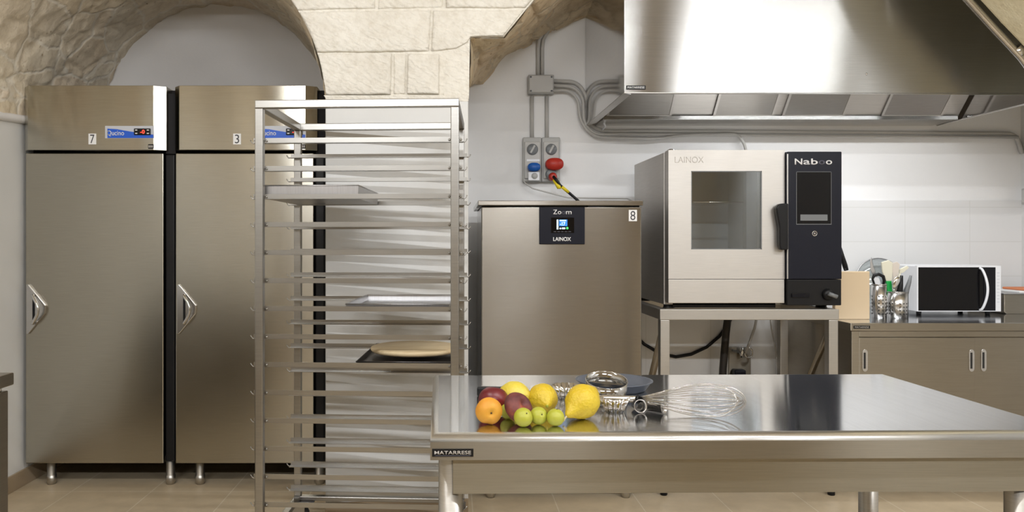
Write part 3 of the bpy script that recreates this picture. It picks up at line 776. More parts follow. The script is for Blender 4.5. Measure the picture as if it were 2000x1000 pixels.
MB().box(a.x, b.x, YB - .03, YB - .008, b.z, a.z, .002).build('back_box', M['steel_dark'], wv)
c = P(1449, 688, YB - .06)
MB().lathe([(.012, -.03), (.014, -.01), (.020, 0), (.014, .01), (.010, .034)], c, 16).tube([c, c + Vector((0, .035, 0))], .010, 10).build('valve_body', M['chrome'], wv)
c2 = c + Vector((.045, .01, -.005))
MB().tube([c2 + Vector((math.cos(k * PI / 6) * .024, 0, math.sin(k * PI / 6) * .03)) for k in range(12)], .005, 8, closed=True).tube([c, c2 + Vector((-.02, 0, 0))], .006, 8).build('valve_wheel', M['chrome_dull'], wv)
MB().tube([c + Vector((-.015, 0, 0)), c + Vector((-.06, 0, .012))], .008, 8).build('valve_lever', M['grey_dark'], wv)
MB().box(P(1425, 0, YB).x, P(1447, 0, YB).x, YB - .09, YB - .03, P(0, 765, YB).z, P(0, 718, YB).z, .01, 3).build('filter_cartridge', M['panel_black'], wv)

# ------------------------------------------------------------------ extraction hood
hx0, hx1, hz = .827, 2.995, 1.991
yf0, yf1, yw = 3.68, 3.70, YB - .009
hd = thing('extraction_hood', 'large brushed steel extraction hood on the wall above the oven', 'hood', (1.9, yw, hz))
HT = 3.02
MB()._add
mb = MB(); th = .004
vs = [(hx0, yf0, hz), (hx1, yf1, hz - .012), (hx1, yf1, HT), (hx0, yf0, HT)]
mb._add([Vector(v) for v in vs] + [Vector(v) + Vector((0, th, 0)) for v in vs], [(0, 1, 2, 3), (7, 6, 5, 4), (0, 4, 5, 1), (1, 5, 6, 2), (2, 6, 7, 3), (3, 7, 4, 0)])
mb.build('front_panel', M['steel_hood'], hd)
MB().box(hx0, hx0 + th, yf0 + th, yw, hz, HT).build('side_panel', M['steel_side'], hd)
MB().box(hx1 - th, hx1, yf1 + th, yw, hz, HT).build('side_panel', M['steel_side'], hd)
# inward bottom flange
fl = MB(); fw = .042
fl.prism([(hx0, yf0), (hx0 + fw, yf0 + fw), (hx0 + fw, yw - .12), (hx0, yw)], 'z', hz - .003, hz + .001)
fl.prism([(hx0, yf0), (hx1, yf1), (hx1 - fw, yf1 + .02), (hx0 + fw, yf0 + .02)], 'z', hz - .004, hz)
fl.prism([(hx1, yf1), (hx1, yw), (hx1 - .02, yw - .12), (hx1 - .02, yf1 + .02)], 'z', hz - .003, hz + .001)
fl.build('bottom_flange', M['steel_oven'], hd)
MB().box(hx0 + .06, hx1 - .03, yw - .235, yw, hz - .001, hz + .004).build('grease_gutter', M['steel_gutter'], hd)
MB().box(hx0 + .06, hx1 - .03, yw - .245, yw - .235, hz - .002, hz + .022, .002).build('gutter_lip', M['steel_hood'], hd)
# sloped filter wall: steel backing plus separate filters
ang = math.radians(47); L_ = .95
def hoodp(x, s, off=0):
    return Vector((x, yw - .22 - s * math.cos(ang) + off * math.sin(ang), hz + .012 + s * math.sin(ang) + off * math.cos(ang)))
mb = MB()
q = [hoodp(hx0 + .02, -.01), hoodp(hx1 - .02, -.01), hoodp(hx1 - .02, L_), hoodp(hx0 + .02, L_)]
mb._add(q + [v + Vector((0, .004, .004)) for v in q], [(0, 1, 2, 3), (7, 6, 5, 4), (0, 4, 5, 1), (1, 5, 6, 2), (2, 6, 7, 3), (3, 7, 4, 0)])
mb.build('filter_backing', M['steel_oven'], hd)
def px_at(px): return (px - CX) * (yw - .25) / F
for a, b in ((1185, 1312), (1393, 1512), (1528, 1650), (1722, 1842)):
    x0, x1 = px_at(a), px_at(b); mb = MB()
    q = [hoodp(x0, .015, -.010), hoodp(x1, .015, -.010), hoodp(x1, .52, -.010), hoodp(x0, .52, -.010)]
    q2 = [hoodp(x0, .015, -.002), hoodp(x1, .015, -.002), hoodp(x1, .52, -.002), hoodp(x0, .52, -.002)]
    mb._add(q + q2, [(3, 2, 1, 0), (4, 5, 6, 7), (0, 1, 5, 4), (1, 2, 6, 5), (2, 3, 7, 6), (3, 0, 4, 7)])
    f = mb.build('grease_filter', M['filter'], hd)
    mb = MB()
    for (u0, u1, s0, s1) in ((x0, x0 + .014, .015, .52), (x1 - .014, x1, .015, .52), (x0, x1, .015, .028)):
        q = [hoodp(u0, s0, -.013), hoodp(u1, s0, -.013), hoodp(u1, s1, -.013), hoodp(u0, s1, -.013)]
        q2 = [hoodp(u0, s0, -.009), hoodp(u1, s0, -.009), hoodp(u1, s1, -.009), hoodp(u0, s1, -.009)]
        mb._add(q + q2, [(3, 2, 1, 0), (4, 5, 6, 7), (0, 1, 5, 4), (1, 2, 6, 5), (2, 3, 7, 6), (3, 0, 4, 7)])
    mb.build('filter_frame', M['steel_oven'], f)
a, b = P(1223, 167, yf0), P(1261, 175, yf0)
pl = MB().box(a.x, b.x, yf0 - .003, yf0 + .003, b.z, a.z, .001).build('maker_plate', M['black'], hd)
text('MATARRESE', 'plate_lettering', M['letter'], pl, a.x + .006, b.x - .006, (a.z + b.z) / 2, .010, yf0 - .0031, .0005)
c = P(1684, 148, 3.73); MB().lathe([(0, 0), (.006, 0), (.004, .004), (0, .005)], (c.x, yf0 + (c.x - hx0) / (hx1 - hx0) * (yf1 - yf0) + .001, c.z), 12, Matrix.Rotation(PI / 2, 4, 'X')).build('rivet', M['chrome'], hd)

# ------------------------------------------------------------------ electrics on the back wall
yw_ = YB
def rbox(x0, x1, y0, y1, d, name, mat, parent, bev=.006, y=None):
    y = y if y is not None else yw_
    a, b = P(x0, y0, yw_), P(x1, y1, yw_)
    return MB().box(a.x, b.x, y - d, y, b.z, a.z, bev, 3).build(name, mat, parent)
jb = thing('junction_box', 'square grey electrical junction box high on the white wall', 'electrical box', P(1055, 187, YB))
rbox(1030, 1080, 149, 186, .05, 'housing', M['grey_plastic'], jb)
rbox(1032, 1078, 151, 184, .006, 'cover', M['pvc'], jb, .003, YB - .05)
for px, py in ((1035, 154), (1075, 154), (1035, 181), (1075, 181)): MB().lathe([(0, 0), (.006, 0), (.006, .002), (0, .002)], (P(px, py, YB).x, YB - .056, P(px, py, YB).z), 10, Matrix.Rotation(PI / 2, 4, 'X')).build('screw', M['grey_dark'], jb)
def cond(pts, name, label, r=.012, off=.016):
    o = MB().tube([P(x, y, YB - off - (z[0] if z else 0)) for x, y, *z in pts], r, 10).build(name, M['pvc'])
    rebase(o, P(pts[-1][0], pts[-1][1], YB - off)); tag(o, label, 'conduit', 'grey conduits on the back wall'); return o
def arc(pts, n=5):                          # round the corners of a pixel polyline
    v = [Vector(p) for p in pts]; out = [v[0]]
    for i in range(1, len(v) - 1):
        a, b, c = v[i - 1], v[i], v[i + 1]
        r = min((b - a).length, (c - b).length) * .48
        p0 = b + (a - b).normalized() * r; p1 = b + (c - b).normalized() * r
        for k in range(n + 1):
            t = k / n; out.append((p0.lerp(b, t)).lerp(b.lerp(p1, t), t))
    out.append(v[-1]); return [tuple(p) for p in out]
cond([(1039, 188), (1039, 271)], 'conduit', 'left of two short conduits between junction box and sockets')
cond([(1068, 188), (1068, 271)], 'conduit', 'right of two short conduits between junction box and sockets')
up = [P(1051, 149, YB - .016), P(1051, 95, YB - .016), P(1053, 78, YB - .03), P(1066, 52, YB - .10), P(1082, 18, YB - .15), P(1100, -30, YB - .2)]
o = rebase(MB().tube(up, .012, 10).build('conduit', M['pvc']), up[0]); tag(o, 'left conduit climbing from the junction box to the stone vault', 'conduit', 'grey conduits on the back wall')
up = [p + Vector((.026, 0, .002)) for p in up]
o = rebase(MB().tube(up, .012, 10).build('conduit', M['pvc']), up[0]); tag(o, 'right conduit climbing from the junction box to the stone vault', 'conduit', 'grey conduits on the back wall')
cond(arc([(1080, 158), (1128, 160), (1147, 190), (1149, 245), (1182, 257), (1240, 256), (1985, 261), (1996, 300)], 6), 'conduit', 'long upper conduit bending from the junction box along under the hood', .012, .020)
cond(arc([(1080, 167), (1120, 169), (1139, 190), (1140, 240), (1160, 263), (1215, 262), (1600, 266), (1988, 268)], 6), 'conduit', 'long lower conduit bending from the junction box along under the hood', .010, .034)
cond(arc([(1080, 177), (1112, 176), (1130, 196), (1132, 236), (1158, 268), (1230, 270), (1280, 272), (1330, 264), (1440, 262), (1454, 280), (1462, 320)], 6), 'conduit', 'thin conduit leaving the others to drop behind the oven', .009, .046)
t = rebase(MB().tube([P(1168, 233, YB - .10), P(1178, 236, YB - .11), P(1182, 247, YB - .10), P(1176, 254, YB - .06)], .006, 8).build('hood_cable', M['white_plastic']), P(1176, 254, YB - .06))
tag(t, 'short white cable looping out of the lower left corner of the hood', 'cable')
# twin socket units
def socket(x0, x1, capmat, big, label):
    r = thing('industrial_socket', label, 'socket', P((x0 + x1) / 2, 357, YB), group='wall sockets')
    rbox(x0, x1, 270, 356, .045, 'housing', M['grey_plastic'], r)
    rbox(x0 + 3, x1 - 3, 279, 350, .012, 'front_plate', M['pvc'], r, .004, YB - .045)
    c = P((x0 + x1) / 2, 294, YB); y = YB - .057
    k = MB().lathe([(0, 0), (.034, 0), (.034, .006), (.030, .010), (0, .010)], (c.x, y, c.z), 24, Matrix.Rotation(PI / 2, 4, 'X')).build('rotary_switch', M['grey_dark'], r)
    MB().box(-.007, .007, -.020, -.009, -.027, .027, .003, 2, Matrix.Translation((c.x, y, c.z)) @ Matrix.Rotation(.5, 4, 'Y')).build('switch_grip', M['grey_plastic'], k)
    return r, y
s1, y = socket(1020, 1056, 'blue_plastic', 0, 'grey wall socket with a blue flap, left of the pair')
a, b = P(1027, 313, YB), P(1052, 317, YB); MB().box(a.x, b.x, y - .002, y, b.z, a.z).build('white_label', M['white_plastic'], s1)
c = P(1040, 329, YB)
def cap(c, y, rx, rz, d, mat, parent):
    mb = MB().lathe([(0, 0), (.97, 0), (1, .2), (1, .8), (.94, 1), (0, 1.05)], (0, 0, 0), 28)
    sq = lambda q: math.copysign(abs(q) ** .82, q)
    for v in mb.bm.verts: v.co = Vector((c.x + sq(v.co.x) * rx, y - v.co.z * d, c.z + sq(v.co.y) * rz))
    return mb.build('flap', mat, parent)
cap(c, y, .038, .026, .05, M['blue_plastic'], s1)
a, b = P(1029, 338, YB), P(1051, 355, YB); MB().box(a.x, b.x, y - .035, y, b.z, a.z, .006, 3).build('socket_mouth', M['white_plastic'], s1)
c = P(1041, 346, YB); MB().lathe([(0, 0), (.019, 0), (.019, .003), (0, .003)], (c.x, y - .035, c.z), 20, Matrix.Rotation(PI / 2, 4, 'X')).build('socket_cap', M['grey_plastic'], s1)
s2, y = socket(1056.5, 1092, 'red_plastic', 1, 'grey wall socket with a big red flap and a plug in it')
c = P(1079, 323.5, YB); cap(c, y, .054, .037, .06, M['red_plastic'], s2)
c = P(1073, 342, YB); MB().lathe([(0, 0), (.032, 0), (.032, .03), (.026, .034), (0, .034)], (c.x, y, c.z), 24, Matrix.Rotation(PI / 2, 4, 'X')).build('socket_mouth', M['grey_dark'], s2)
p0 = P(1080, 345, YB - .10); p1 = P(1094, 362, YB - .12); p2 = P(1113, 378, YB - .10); p3 = P(1128, 391, YB - .10)
pg = thing('power_plug', 'red plug with a black and yellow cable running down behind the chiller', 'plug', p3)
MB().lathe([(0, 0), (.026, 0), (.026, .03), (.018, .05), (.012, .052), (0, .052)], (p0.x, YB - .066, p0.z), 20, Matrix.Rotation(PI / 2, 4, 'X')).build('plug_body', M['red_plastic'], pg)
q = [Vector((p0.x, YB - .115, p0.z)), p0.lerp(p1, .5) + Vector((0, -.02, 0)), p1, p2, p3, P(1136, 400, YB - .10)]
MB().tube(q, .009, 10).build('cable', M['black'], pg)
MB().tube([p1.lerp(p2, .15) + Vector((.0, 0, 0)), p1.lerp(p2, .85)], .0098, 10).build('yellow_band', M['yellow_plastic'], pg)
MB().tube([p0 + Vector((.0, -.012, -.02)), p1 + Vector((-.008, -.004, -.012)), p1 + Vector((.004, 0, -.02))], .010, 10, radii=[.006, .014, .003]).build('yellow_tag', M['yellow_plastic'], pg)
t = rebase(MB().tube([P(1021, 350, YB - .03), P(1026, 358, YB - .05), P(1040, 368, YB - .07), P(1070, 376, YB - .09), P(1110, 386, YB - .1), P(1150, 387, YB - .1), P(1225, 388, YB - .1), P(1250, 400, YB - .1)], .0045, 8).build('thin_cable', M['pvc']), P(1250, 400, YB - .1))
tag(t, 'thin grey cable looping from the sockets along the chiller top', 'cable')
a, b = P(1988, 371, YB), P(2016, 400, YB)
wb = thing('wall_box', 'small grey switch box on the wall at the right edge', 'electrical box', (XR, YB - .15, b.z))
MB().box(XR - .05, XR, YB - .26, YB - .07, b.z - .003, a.z + .003, .006, 3).build('housing', M['grey_plastic'], wb)
MB().box(XR - .056, XR - .049, YB - .245, YB - .085, b.z + .008, a.z - .008, .003).build('cover', M['pvc'], wb)

# ------------------------------------------------------------------ counter on the right
YK, ZK = 3.85, .867
kx0, kx1 = 2.0, XR - .01
kc = thing('steel_cupboard', 'low steel cupboard with sliding doors along the back wall at right', 'cabinet', (2.75, 4.25, 0))
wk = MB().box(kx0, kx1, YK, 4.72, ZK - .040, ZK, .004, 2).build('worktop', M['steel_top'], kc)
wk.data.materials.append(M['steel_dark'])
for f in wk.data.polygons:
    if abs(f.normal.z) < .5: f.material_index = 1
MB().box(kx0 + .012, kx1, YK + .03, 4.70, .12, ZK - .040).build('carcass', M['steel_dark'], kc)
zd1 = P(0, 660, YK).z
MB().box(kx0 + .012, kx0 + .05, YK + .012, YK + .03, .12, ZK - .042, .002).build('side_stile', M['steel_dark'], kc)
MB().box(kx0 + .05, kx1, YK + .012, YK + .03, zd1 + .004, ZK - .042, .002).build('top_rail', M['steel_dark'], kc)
xm = P(1908, 0, YK).x
def slide_door(x0, x1, y, hs):
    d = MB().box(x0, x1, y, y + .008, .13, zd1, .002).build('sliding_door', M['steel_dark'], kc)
    for hx in hs:
        z1, z0 = P(0, 683, YK).z, P(0, 727, YK).z
        mb = MB().prism([(hx + r * math.cos(a) , zc + .018 * math.sin(a)) for zc, a0 in ((z1 - .018, 0), (z0 + .018, PI)) for a, r in [(a0 + PI * k / 8, .014) for k in range(9)]], 'y', y - .003, y, .001)
        h = mb.build('recessed_pull', M['chrome_dull'], d)
        MB().box(hx - .007, hx + .003, y - .0036, y - .0028, z0 + .016, z1 - .016).build('pull_slot_shade', M['shadow_line'], h)  # dark bar painted in for the shade inside the pull
slide_door(kx0 + .05, xm, YK + .014, [P(1692, 0, YK).x, P(1901, 0, YK).x])
slide_door(xm - .03, kx1, YK + .023, [P(1927, 0, YK).x])
a, b = P(1667, 636, YK), P(1699, 642, YK)
pl = MB().box(a.x, b.x, YK - .002, YK, b.z, a.z).build('maker_plate', M['black'], kc)
text('MATARRESE', 'plate_lettering', M['letter_steel'], pl, a.x + .006, b.x - .006, (a.z + b.z) / 2, .008, YK - .0021, .0004)
for x in (kx0 + .05, 3.4):
    for y in (3.93, 4.6): MB().lathe([(.022, .13), (.022, .01), (.018, 0)], (x, y, 0), 16).build('leg', M['steel_tube'], kc)
# board
bo = MB().box(2.012, 2.195, 4.03, 4.062, ZK, ZK + .252, .004, 2).build('cutting_board', M['board'])
rebase(bo, (2.1, 4.045, ZK)); tag(bo, 'beige plastic cutting board standing on edge beside the oven', 'cutting board')
# utensil holders
def holder(x, y, r, h, label):
    t = thing('utensil_holder', label, 'utensil holder', (x, y, ZK), group='utensil holders')
    mb = MB().lathe([(0, 0), (r, 0), (r, h), (r - .0015, h), (r - .0015, .002), (0, .002)], (x, y, ZK), 40); nf = len(mb.bm.faces); n = int(2 * PI * r / .018)
    for i in range(n):
        a = 2 * PI * i / n
        if i % 4 == 3: continue
        for k in range(int((h - .05) / .019)):
            z = ZK + .026 + k * .0185
            m = Matrix.Rotation(a, 4, 'Z') @ Matrix.Rotation(PI / 2, 4, 'Y')
            mb.lathe([(0, 0), (.0036, 0), (.0036, .0008), (0, .0008)], (x + (r - .0002) * math.cos(a), y + (r - .0002) * math.sin(a), z), 8, m)
    mb.bm.faces.ensure_lookup_table()
    for f in mb.bm.faces[nf:]: f.material_index = 1
    mb.build('perforated_cup', M['chrome_dull'], t).data.materials.append(M['shadow_line'])
    MB().tube([(x + (r) * math.cos(k * PI / 20), y + r * math.sin(k * PI / 20), ZK + h) for k in range(40)], .0022, 6, closed=True).build('rim', M['chrome_dull'], t)
h1 = (2.271, 4.08); h2 = (2.372, 4.085)
holder(*h1, .0365, .182, 'tall narrow perforated steel utensil cup next to the cutting board')
holder(*h2, .050, .142, 'wide perforated steel utensil cup next to the microwave')
def utens(name, label, cat, loc): return thing(name, label, cat, loc, group='utensils standing in the cups')
def flat(pts, y, d, name, mat, parent, bev=.002):
    w = [(P(px, py, y).x, P(px, py, y).z) for px, py in pts]
    return MB().prism(w, 'y', y, y + d, bev).build(name, mat, parent)
y = h1[1]
u = utens('ladle', 'ladle with a black hooked handle in the narrow utensil cup', 'ladle', (h1[0], y, ZK + .004))
MB().tube([P(1711, 600, y), P(1708, 556, y), P(1704, 545, y), P(1707, 538, y), P(1716, 535.5, y), P(1725, 540, y), P(1727, 548, y), P(1725, 556, y)], .007, 10, radii=[.005, .005, .006, .008, .009, .009, .008, .006]).build('handle', M['black'], u)
u = utens('pastry_scraper', 'white scraper blade poking out of the narrow utensil cup', 'scraper', (h1[0], y + .01, ZK + .004))
flat([(1704, 600), (1704, 551), (1709, 542), (1716, 541), (1720, 551), (1722, 600)], y + .012, .003, 'blade', M['white_plastic'], u)
u = utens('long_knife', 'thin pointed steel blade rising from the narrow utensil cup', 'knife', (h1[0], y, ZK + .004))
flat([(1707, 598), (1706, 540), (1700, 526), (1700, 510), (1702, 502), (1706, 520), (1713, 538), (1713, 598)], y + .018, .002, 'blade', M['alu'], u)
y = h2[1]
u = utens('rubber_spatula', 'large off-white spatula with a green handle in the wide utensil cup', 'spatula', (h2[0], y, ZK + .004))
flat([(1731, 549), (1724, 532), (1722, 512), (1736, 508), (1744, 513), (1743, 549)], y + .004, .010, 'blade', M['cream_plastic'], u, .003)
flat([(1731, 549), (1742, 549), (1744, 574), (1743, 610), (1737, 610), (1734, 570)], y + .002, .014, 'handle', M['green_plastic'], u, .003)
u = utens('turner', 'pale plastic turner behind the off-white spatula in the wide cup', 'spatula', (h2[0], y + .02, ZK + .004))
flat([(1746, 610), (1744, 545), (1742, 514), (1752, 511), (1758, 516), (1753, 545), (1752, 610)], y + .022, .004, 'blade', plain('pale_plastic', (.66, .60, .54), .45), u)
u = utens('serving_spoon', 'shiny steel spoon in the middle of the wide utensil cup', 'spoon', (h2[0], y, ZK + .004))
mb = MB().lathe([(0, -.5), (.5, -.42), (.9, -.15), (1, .1), (.7, .42), (0, .5)], (0, 0, 0), 20)
cc = P(1750, 552, y - .02)
for v in mb.bm.verts: v.co = Vector((cc.x + v.co.x * .019 + v.co.z * .02, cc.y + v.co.y * .008, cc.z + v.co.z * .066))
mb.tube([cc + Vector((-.008, 0, -.03)), cc + Vector((-.014, .004, -.13))], .004, 8).build('bowl', M['chrome'], u)
u = utens('kitchen_tongs', 'pair of black handled tongs in the wide utensil cup', 'tongs', (h2[0] + .03, y, ZK + .004))
MB().tube([P(1762, 600, y - .008), P(1757, 570, y - .008), P(1759, 556, y - .008), P(1761, 538, y - .008)], .01, 10, radii=[.006, .016, .012, .007]).build('grip', M['black'], u)
MB().tube([P(1766, 600, y + .006), P(1770, 568, y + .006), P(1776, 550, y + .006), P(1779, 538, y + .006)], .01, 10, radii=[.006, .014, .010, .006]).build('grip', M['grey_dark'], u)
u = utens('pastry_brush', 'cream pastry brush leaning over in the wide utensil cup', 'brush', (h2[0] + .02, y + .03, ZK + .004))
flat([(1758, 526), (1772, 519), (1776, 523), (1764, 533), (1757, 534)], y + .026, .012, 'bristles', M['cream_plastic'], u)
MB().tube([P(1758, 532, y + .032), P(1752, 556, y + .03), P(1750, 606, y + .028)], .006, 8).build('handle', M['cream_plastic'], u)
# glass lid leaning on the wall
ld = thing('glass_lid', 'round glass pan lid propped up behind the utensil cups', 'lid', (2.612, 4.675, ZK))
lm = Matrix.Rotation(math.radians(78), 4, 'X')
lc = P(1720, 548, 4.675); lr = .150
lc.z = ZK + .012 + lr * math.sin(math.radians(78))
MB().lathe([(0, .030), (.05, .026), (.09, .014), (lr, 0), (lr, -.003), (.09, .010), (.05, .022), (0, .026)], lc, 40, lm).build('glass_dome', M['clear'], ld)
MB().tube([lc + lm @ Vector((lr * math.cos(k * PI / 24), lr * math.sin(k * PI / 24), 0)) for k in range(48)], .004, 8, closed=True).build('steel_rim', M['alu'], ld)
MB().lathe([(.006, .03), (.007, .045), (.018, .052), (.016, .062), (0, .064)], lc, 18, lm).build('knob', M['grey_dark'], ld)
# microwave
YM = 4.25
mw = thing('microwave', 'white microwave oven with a dark glass door on the right counter', 'microwave', (2.807, YM + .16, ZK))
m0, m1 = P(1791, 519, YM), P(1955, 610, YM)
z0, z1 = ZK + .022, m0.z
MB().box(m0.x, m1.x, YM + .02, YM + .31, z0, z1, .004).build('case', M['white_plastic'], mw)
fr_ = MB(); dx0, dx1, dz0, dz1 = P(1793.5, 0, YM).x, P(1945, 0, YM).x, P(0, 607, YM).z, P(0, 522, YM).z
fr_.box(m0.x, dx0, YM, YM + .02, z0, z1).box(dx1, m1.x, YM, YM + .02, z0, z1).box(dx0, dx1, YM, YM + .02, z0, dz0).box(dx0, dx1, YM, YM + .02, dz1, z1)
fr_.build('front_frame', M['white_plastic'], mw)
MB().box(dx0, P(1921, 0, YM).x, YM + .002, YM + .018, dz0, dz1, .002).build('door', M['screen_black'], mw)
MB().box(P(1921.5, 0, YM).x, dx1, YM + .002, YM + .018, dz0, dz1, .002).build('keypad', M['black_gloss'], mw)
hx = P(1914, 0, YM).x
MB().tube([(hx, YM + .002, dz0 + .004)] + [(hx + .004 + .014 * math.sin(PI * k / 16), YM - .010 - .026 * math.sin(PI * k / 16) ** .7, dz0 + .010 + (dz1 - dz0 - .02) * k / 16) for k in range(17)] + [(hx, YM + .002, dz1 - .004)], .0065, 12).build('handle', M['white_plastic'], mw)
for x in (m0.x + .04, m1.x - .04):
    for yy in (YM + .05, YM + .28): MB().lathe([(.012, 0), (.014, .0225), (0, .0225)], (x, yy, ZK), 14).build('foot', M['black'], mw)
mb = MB()
for k in range(10): mb.box(m1.x - .022, m1.x - .008, YM - .0006, YM + .001, z0 + .05 + k * .018, z0 + .053 + k * .018)
mb.build('vent_slots', M['sticker'], mw)
# steel container at the right edge
bx = thing('steel_container', 'shallow steel container on the counter to the right of the microwave', 'container', (3.3, 4.45, ZK))
z1 = ZK + .112
mb = MB()
mb.prism([(3.115, ZK + .012), (3.13, ZK), (3.49, ZK), (3.50, ZK + .012), (3.50, z1), (3.115, z1)], 'y', 4.33, 4.64, .004).build('bin', M['steel_dark'], bx)
MB().box(3.108, 3.505, 4.322, 4.648, z1, z1 + .006, .002).build('lid', M['alu'], bx)
pp_ = tag(rebase(MB().box(3.21, 3.5, 4.34, 4.6, z1 + .006, z1 + .016, .003).build('paper_stack', M['white_paper']), (3.35, 4.45, z1 + .006)), 'white folded paper lying on the steel container', 'paper')
tc = tag(rebase(MB().box(3.26, 3.5, 4.36, 4.55, z1 + .016, z1 + .030, .006, 3).build('folded_cloth', M['terracotta']), (3.37, 4.45, z1 + .016)), 'orange folded cloth on top of the white paper', 'cloth')

# ------------------------------------------------------------------ work counter at the left edge
lk = thing('work_counter', 'steel work counter just entering the picture at the lower left', 'counter', (-1.75, 1.6, 0))
MB().box(-2.14, -1.355, .9, 2.38, .832, .87, .004).build('worktop', M['steel_dark'], lk)
MB().box(-2.12, -1.362, .92, 2.36, .08, .818, .003).build('cabinet', M['steel_dark'], lk)
for yy in (1.0, 2.335):
    for xx in (-1.375, -2.1): MB().tube([(xx, yy, .815), (xx, yy, .834)], .006, 10).build('spacer', M['steel_tube'], lk)
for yy in (1.0, 2.28):
    for xx in (-1.42, -2.08): MB().lathe([(.022, .085), (.022, .01), (.018, 0)], (xx, yy, 0), 16).build('leg', M['steel_tube'], lk)

# ------------------------------------------------------------------ the table in front
TA = math.radians(.9)
tb = thing('work_table', 'long steel work table in the foreground with fruit and baking tools', 'table', (-.045, 1.616, 0), TA)
TW, TD = 1.388, .725
mb = MB()
prof = []                                    # top sheet with rolled front edge, extruded along X
top = MB().box(0, TW, 0, TD, TZ - .055, TZ)
es = [e for e in top.bm.edges if all(abs(v.co.z - TZ) < 1e-5 for v in e.verts)]
bmesh.ops.bevel(top.bm, geom=es, offset=.017, segments=6, affect='EDGES', profile=.5)
bmesh.ops.recalc_face_normals(top.bm, faces=top.bm.faces); top.bm.normal_update()
for f in top.bm.faces: f.smooth = abs(f.normal.z) < .999 and abs(f.normal.x) < .999 and abs(f.normal.y) < .999
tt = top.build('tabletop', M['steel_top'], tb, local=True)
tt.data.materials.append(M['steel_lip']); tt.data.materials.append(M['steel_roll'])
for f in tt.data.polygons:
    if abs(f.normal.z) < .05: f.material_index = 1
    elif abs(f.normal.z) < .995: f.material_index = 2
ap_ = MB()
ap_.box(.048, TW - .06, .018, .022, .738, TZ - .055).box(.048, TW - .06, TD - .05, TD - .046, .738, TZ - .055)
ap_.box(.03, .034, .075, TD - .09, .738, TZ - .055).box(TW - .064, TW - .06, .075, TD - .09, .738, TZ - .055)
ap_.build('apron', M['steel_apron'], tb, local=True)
for x in (.044, 1.29):
    for yy in (.050, TD - .085):
        MB().lathe([(.0265, TZ - .056), (.0265, .03), (.022, .025), (.022, 0)], (x, yy, 0), 28).build('leg', M['steel_tube'], tb, local=True)
pl = MB().box(.004, .091, -.0022, 0, TZ - .047, TZ - .031).build('maker_plate', M['black'], tb, local=True)
text('MATARRESE', 'plate_lettering', M['letter_steel'], pl, .009, .086, TZ - .0385, .0075, -.0024, .0004, local=True, bold=.01)
MB().box(.010, .085, -.0026, -.0021, TZ - .0455, TZ - .0445).build('plate_line', M['letter_dim'], pl, local=True)

# ------------------------------------------------------------------ fruit
def sphere(fn, seg=40, rings=26):
    mb = MB(); g = []
    for i in range(rings + 1):
        th = PI * i / rings
        g.append([fn(th, 2 * PI * k / seg) for k in range(seg)] )
    vs = [[mb.bm.verts.new(p) for p in r] for r in g]
    for i in range(rings):
        for k in range(seg):
            try:
                f = mb.bm.faces.new((vs[i][k], vs[i][(k + 1) % seg], vs[i + 1][(k + 1) % seg], vs[i + 1][k])); f.smooth = True
            except ValueError: pass
    return mb
def place(mb, name, mat, label, cat, px, py, r, rot, group):
    # px,py: centre in the photo; r: centre height above the table
    R = Matrix.Rotation(rot[2], 3, 'Z') @ Matrix.Rotation(rot[1], 3, 'Y') @ Matrix.Rotation(rot[0], 3, 'X')
    for v in mb.bm.verts: v.co = R @ v.co
    lo = min(v.co.z for v in mb.bm.verts)
    o = mb.build(name, mat); o.data['zlo'] = lo
    c = T(px, py, -lo + .0005); o.location = c
    if label: tag(o, label, cat, group)
    return o, R
def lemon_fn(a, b, nip, seed):
    def f(th, ph):
        z = math.cos(th); r = math.sin(th)
        e = nip * math.exp(-((1 - abs(z)) / .075) ** 1.0) * (1.25 if z > 0 else .7)
        k = 1 + .035 * noise.noise(Vector((r * math.cos(ph) * 2.2 + seed, r * math.sin(ph) * 2.2, z * 2.2))) + .012 * noise.noise(Vector((r * math.cos(ph) * 9 + seed, r * math.sin(ph) * 9, z * 9)))
        return Vector((b * r * math.cos(ph) * k, b * r * math.sin(ph) * k, a * z * k + (e if z > 0 else -e)))
    return f
LG = 'lemons on the work table'
o, _ = place(sphere(lemon_fn(.039, .0355, .004, 3)), 'lemon', M['lemon_pale'], 'pale smooth lemon at the back of the fruit, beside the dark knife handle', 'fruit', 1004, 774, .03, (PI / 2.2, 0, .9), LG)
o, _ = place(sphere(lemon_fn(.038, .0345, .007, 8)), 'lemon', M['lemon'], 'middle lemon with its green-tipped end facing out, behind the greengages', 'fruit', 1060.5, 778, .03, (PI / 2 + .16, 0, .12), LG)
MB().lathe([(0, .0), (.004, 0), (.003, .0015), (0, .002)], (0, 0, 0), 10).build('green_tip', M['greengage'], None)
tip = bpy.data.objects['green_tip']; tip.parent = o; tip.location = (.0045, -.0445, -.0085); tip.rotation_euler = (PI / 2 + .16, 0, 0)
o, R = place(sphere(lemon_fn(.042, .0385, .017, 14)), 'lemon', M['lemon'], 'largest bumpy lemon standing apart at right with a bit of stem', 'fruit', 1138, 784, .035, (PI / 2 + .42, 0, -.85), LG)
d = R @ Vector((0, 0, 1))
s_ = MB().tube([d * .058, d * .067 + Vector((-.001, -.002, -.002)), d * .071 + Vector((-.002, -.004, -.005))], .0022, 8).build('stem', M['stem'], o, local=True)
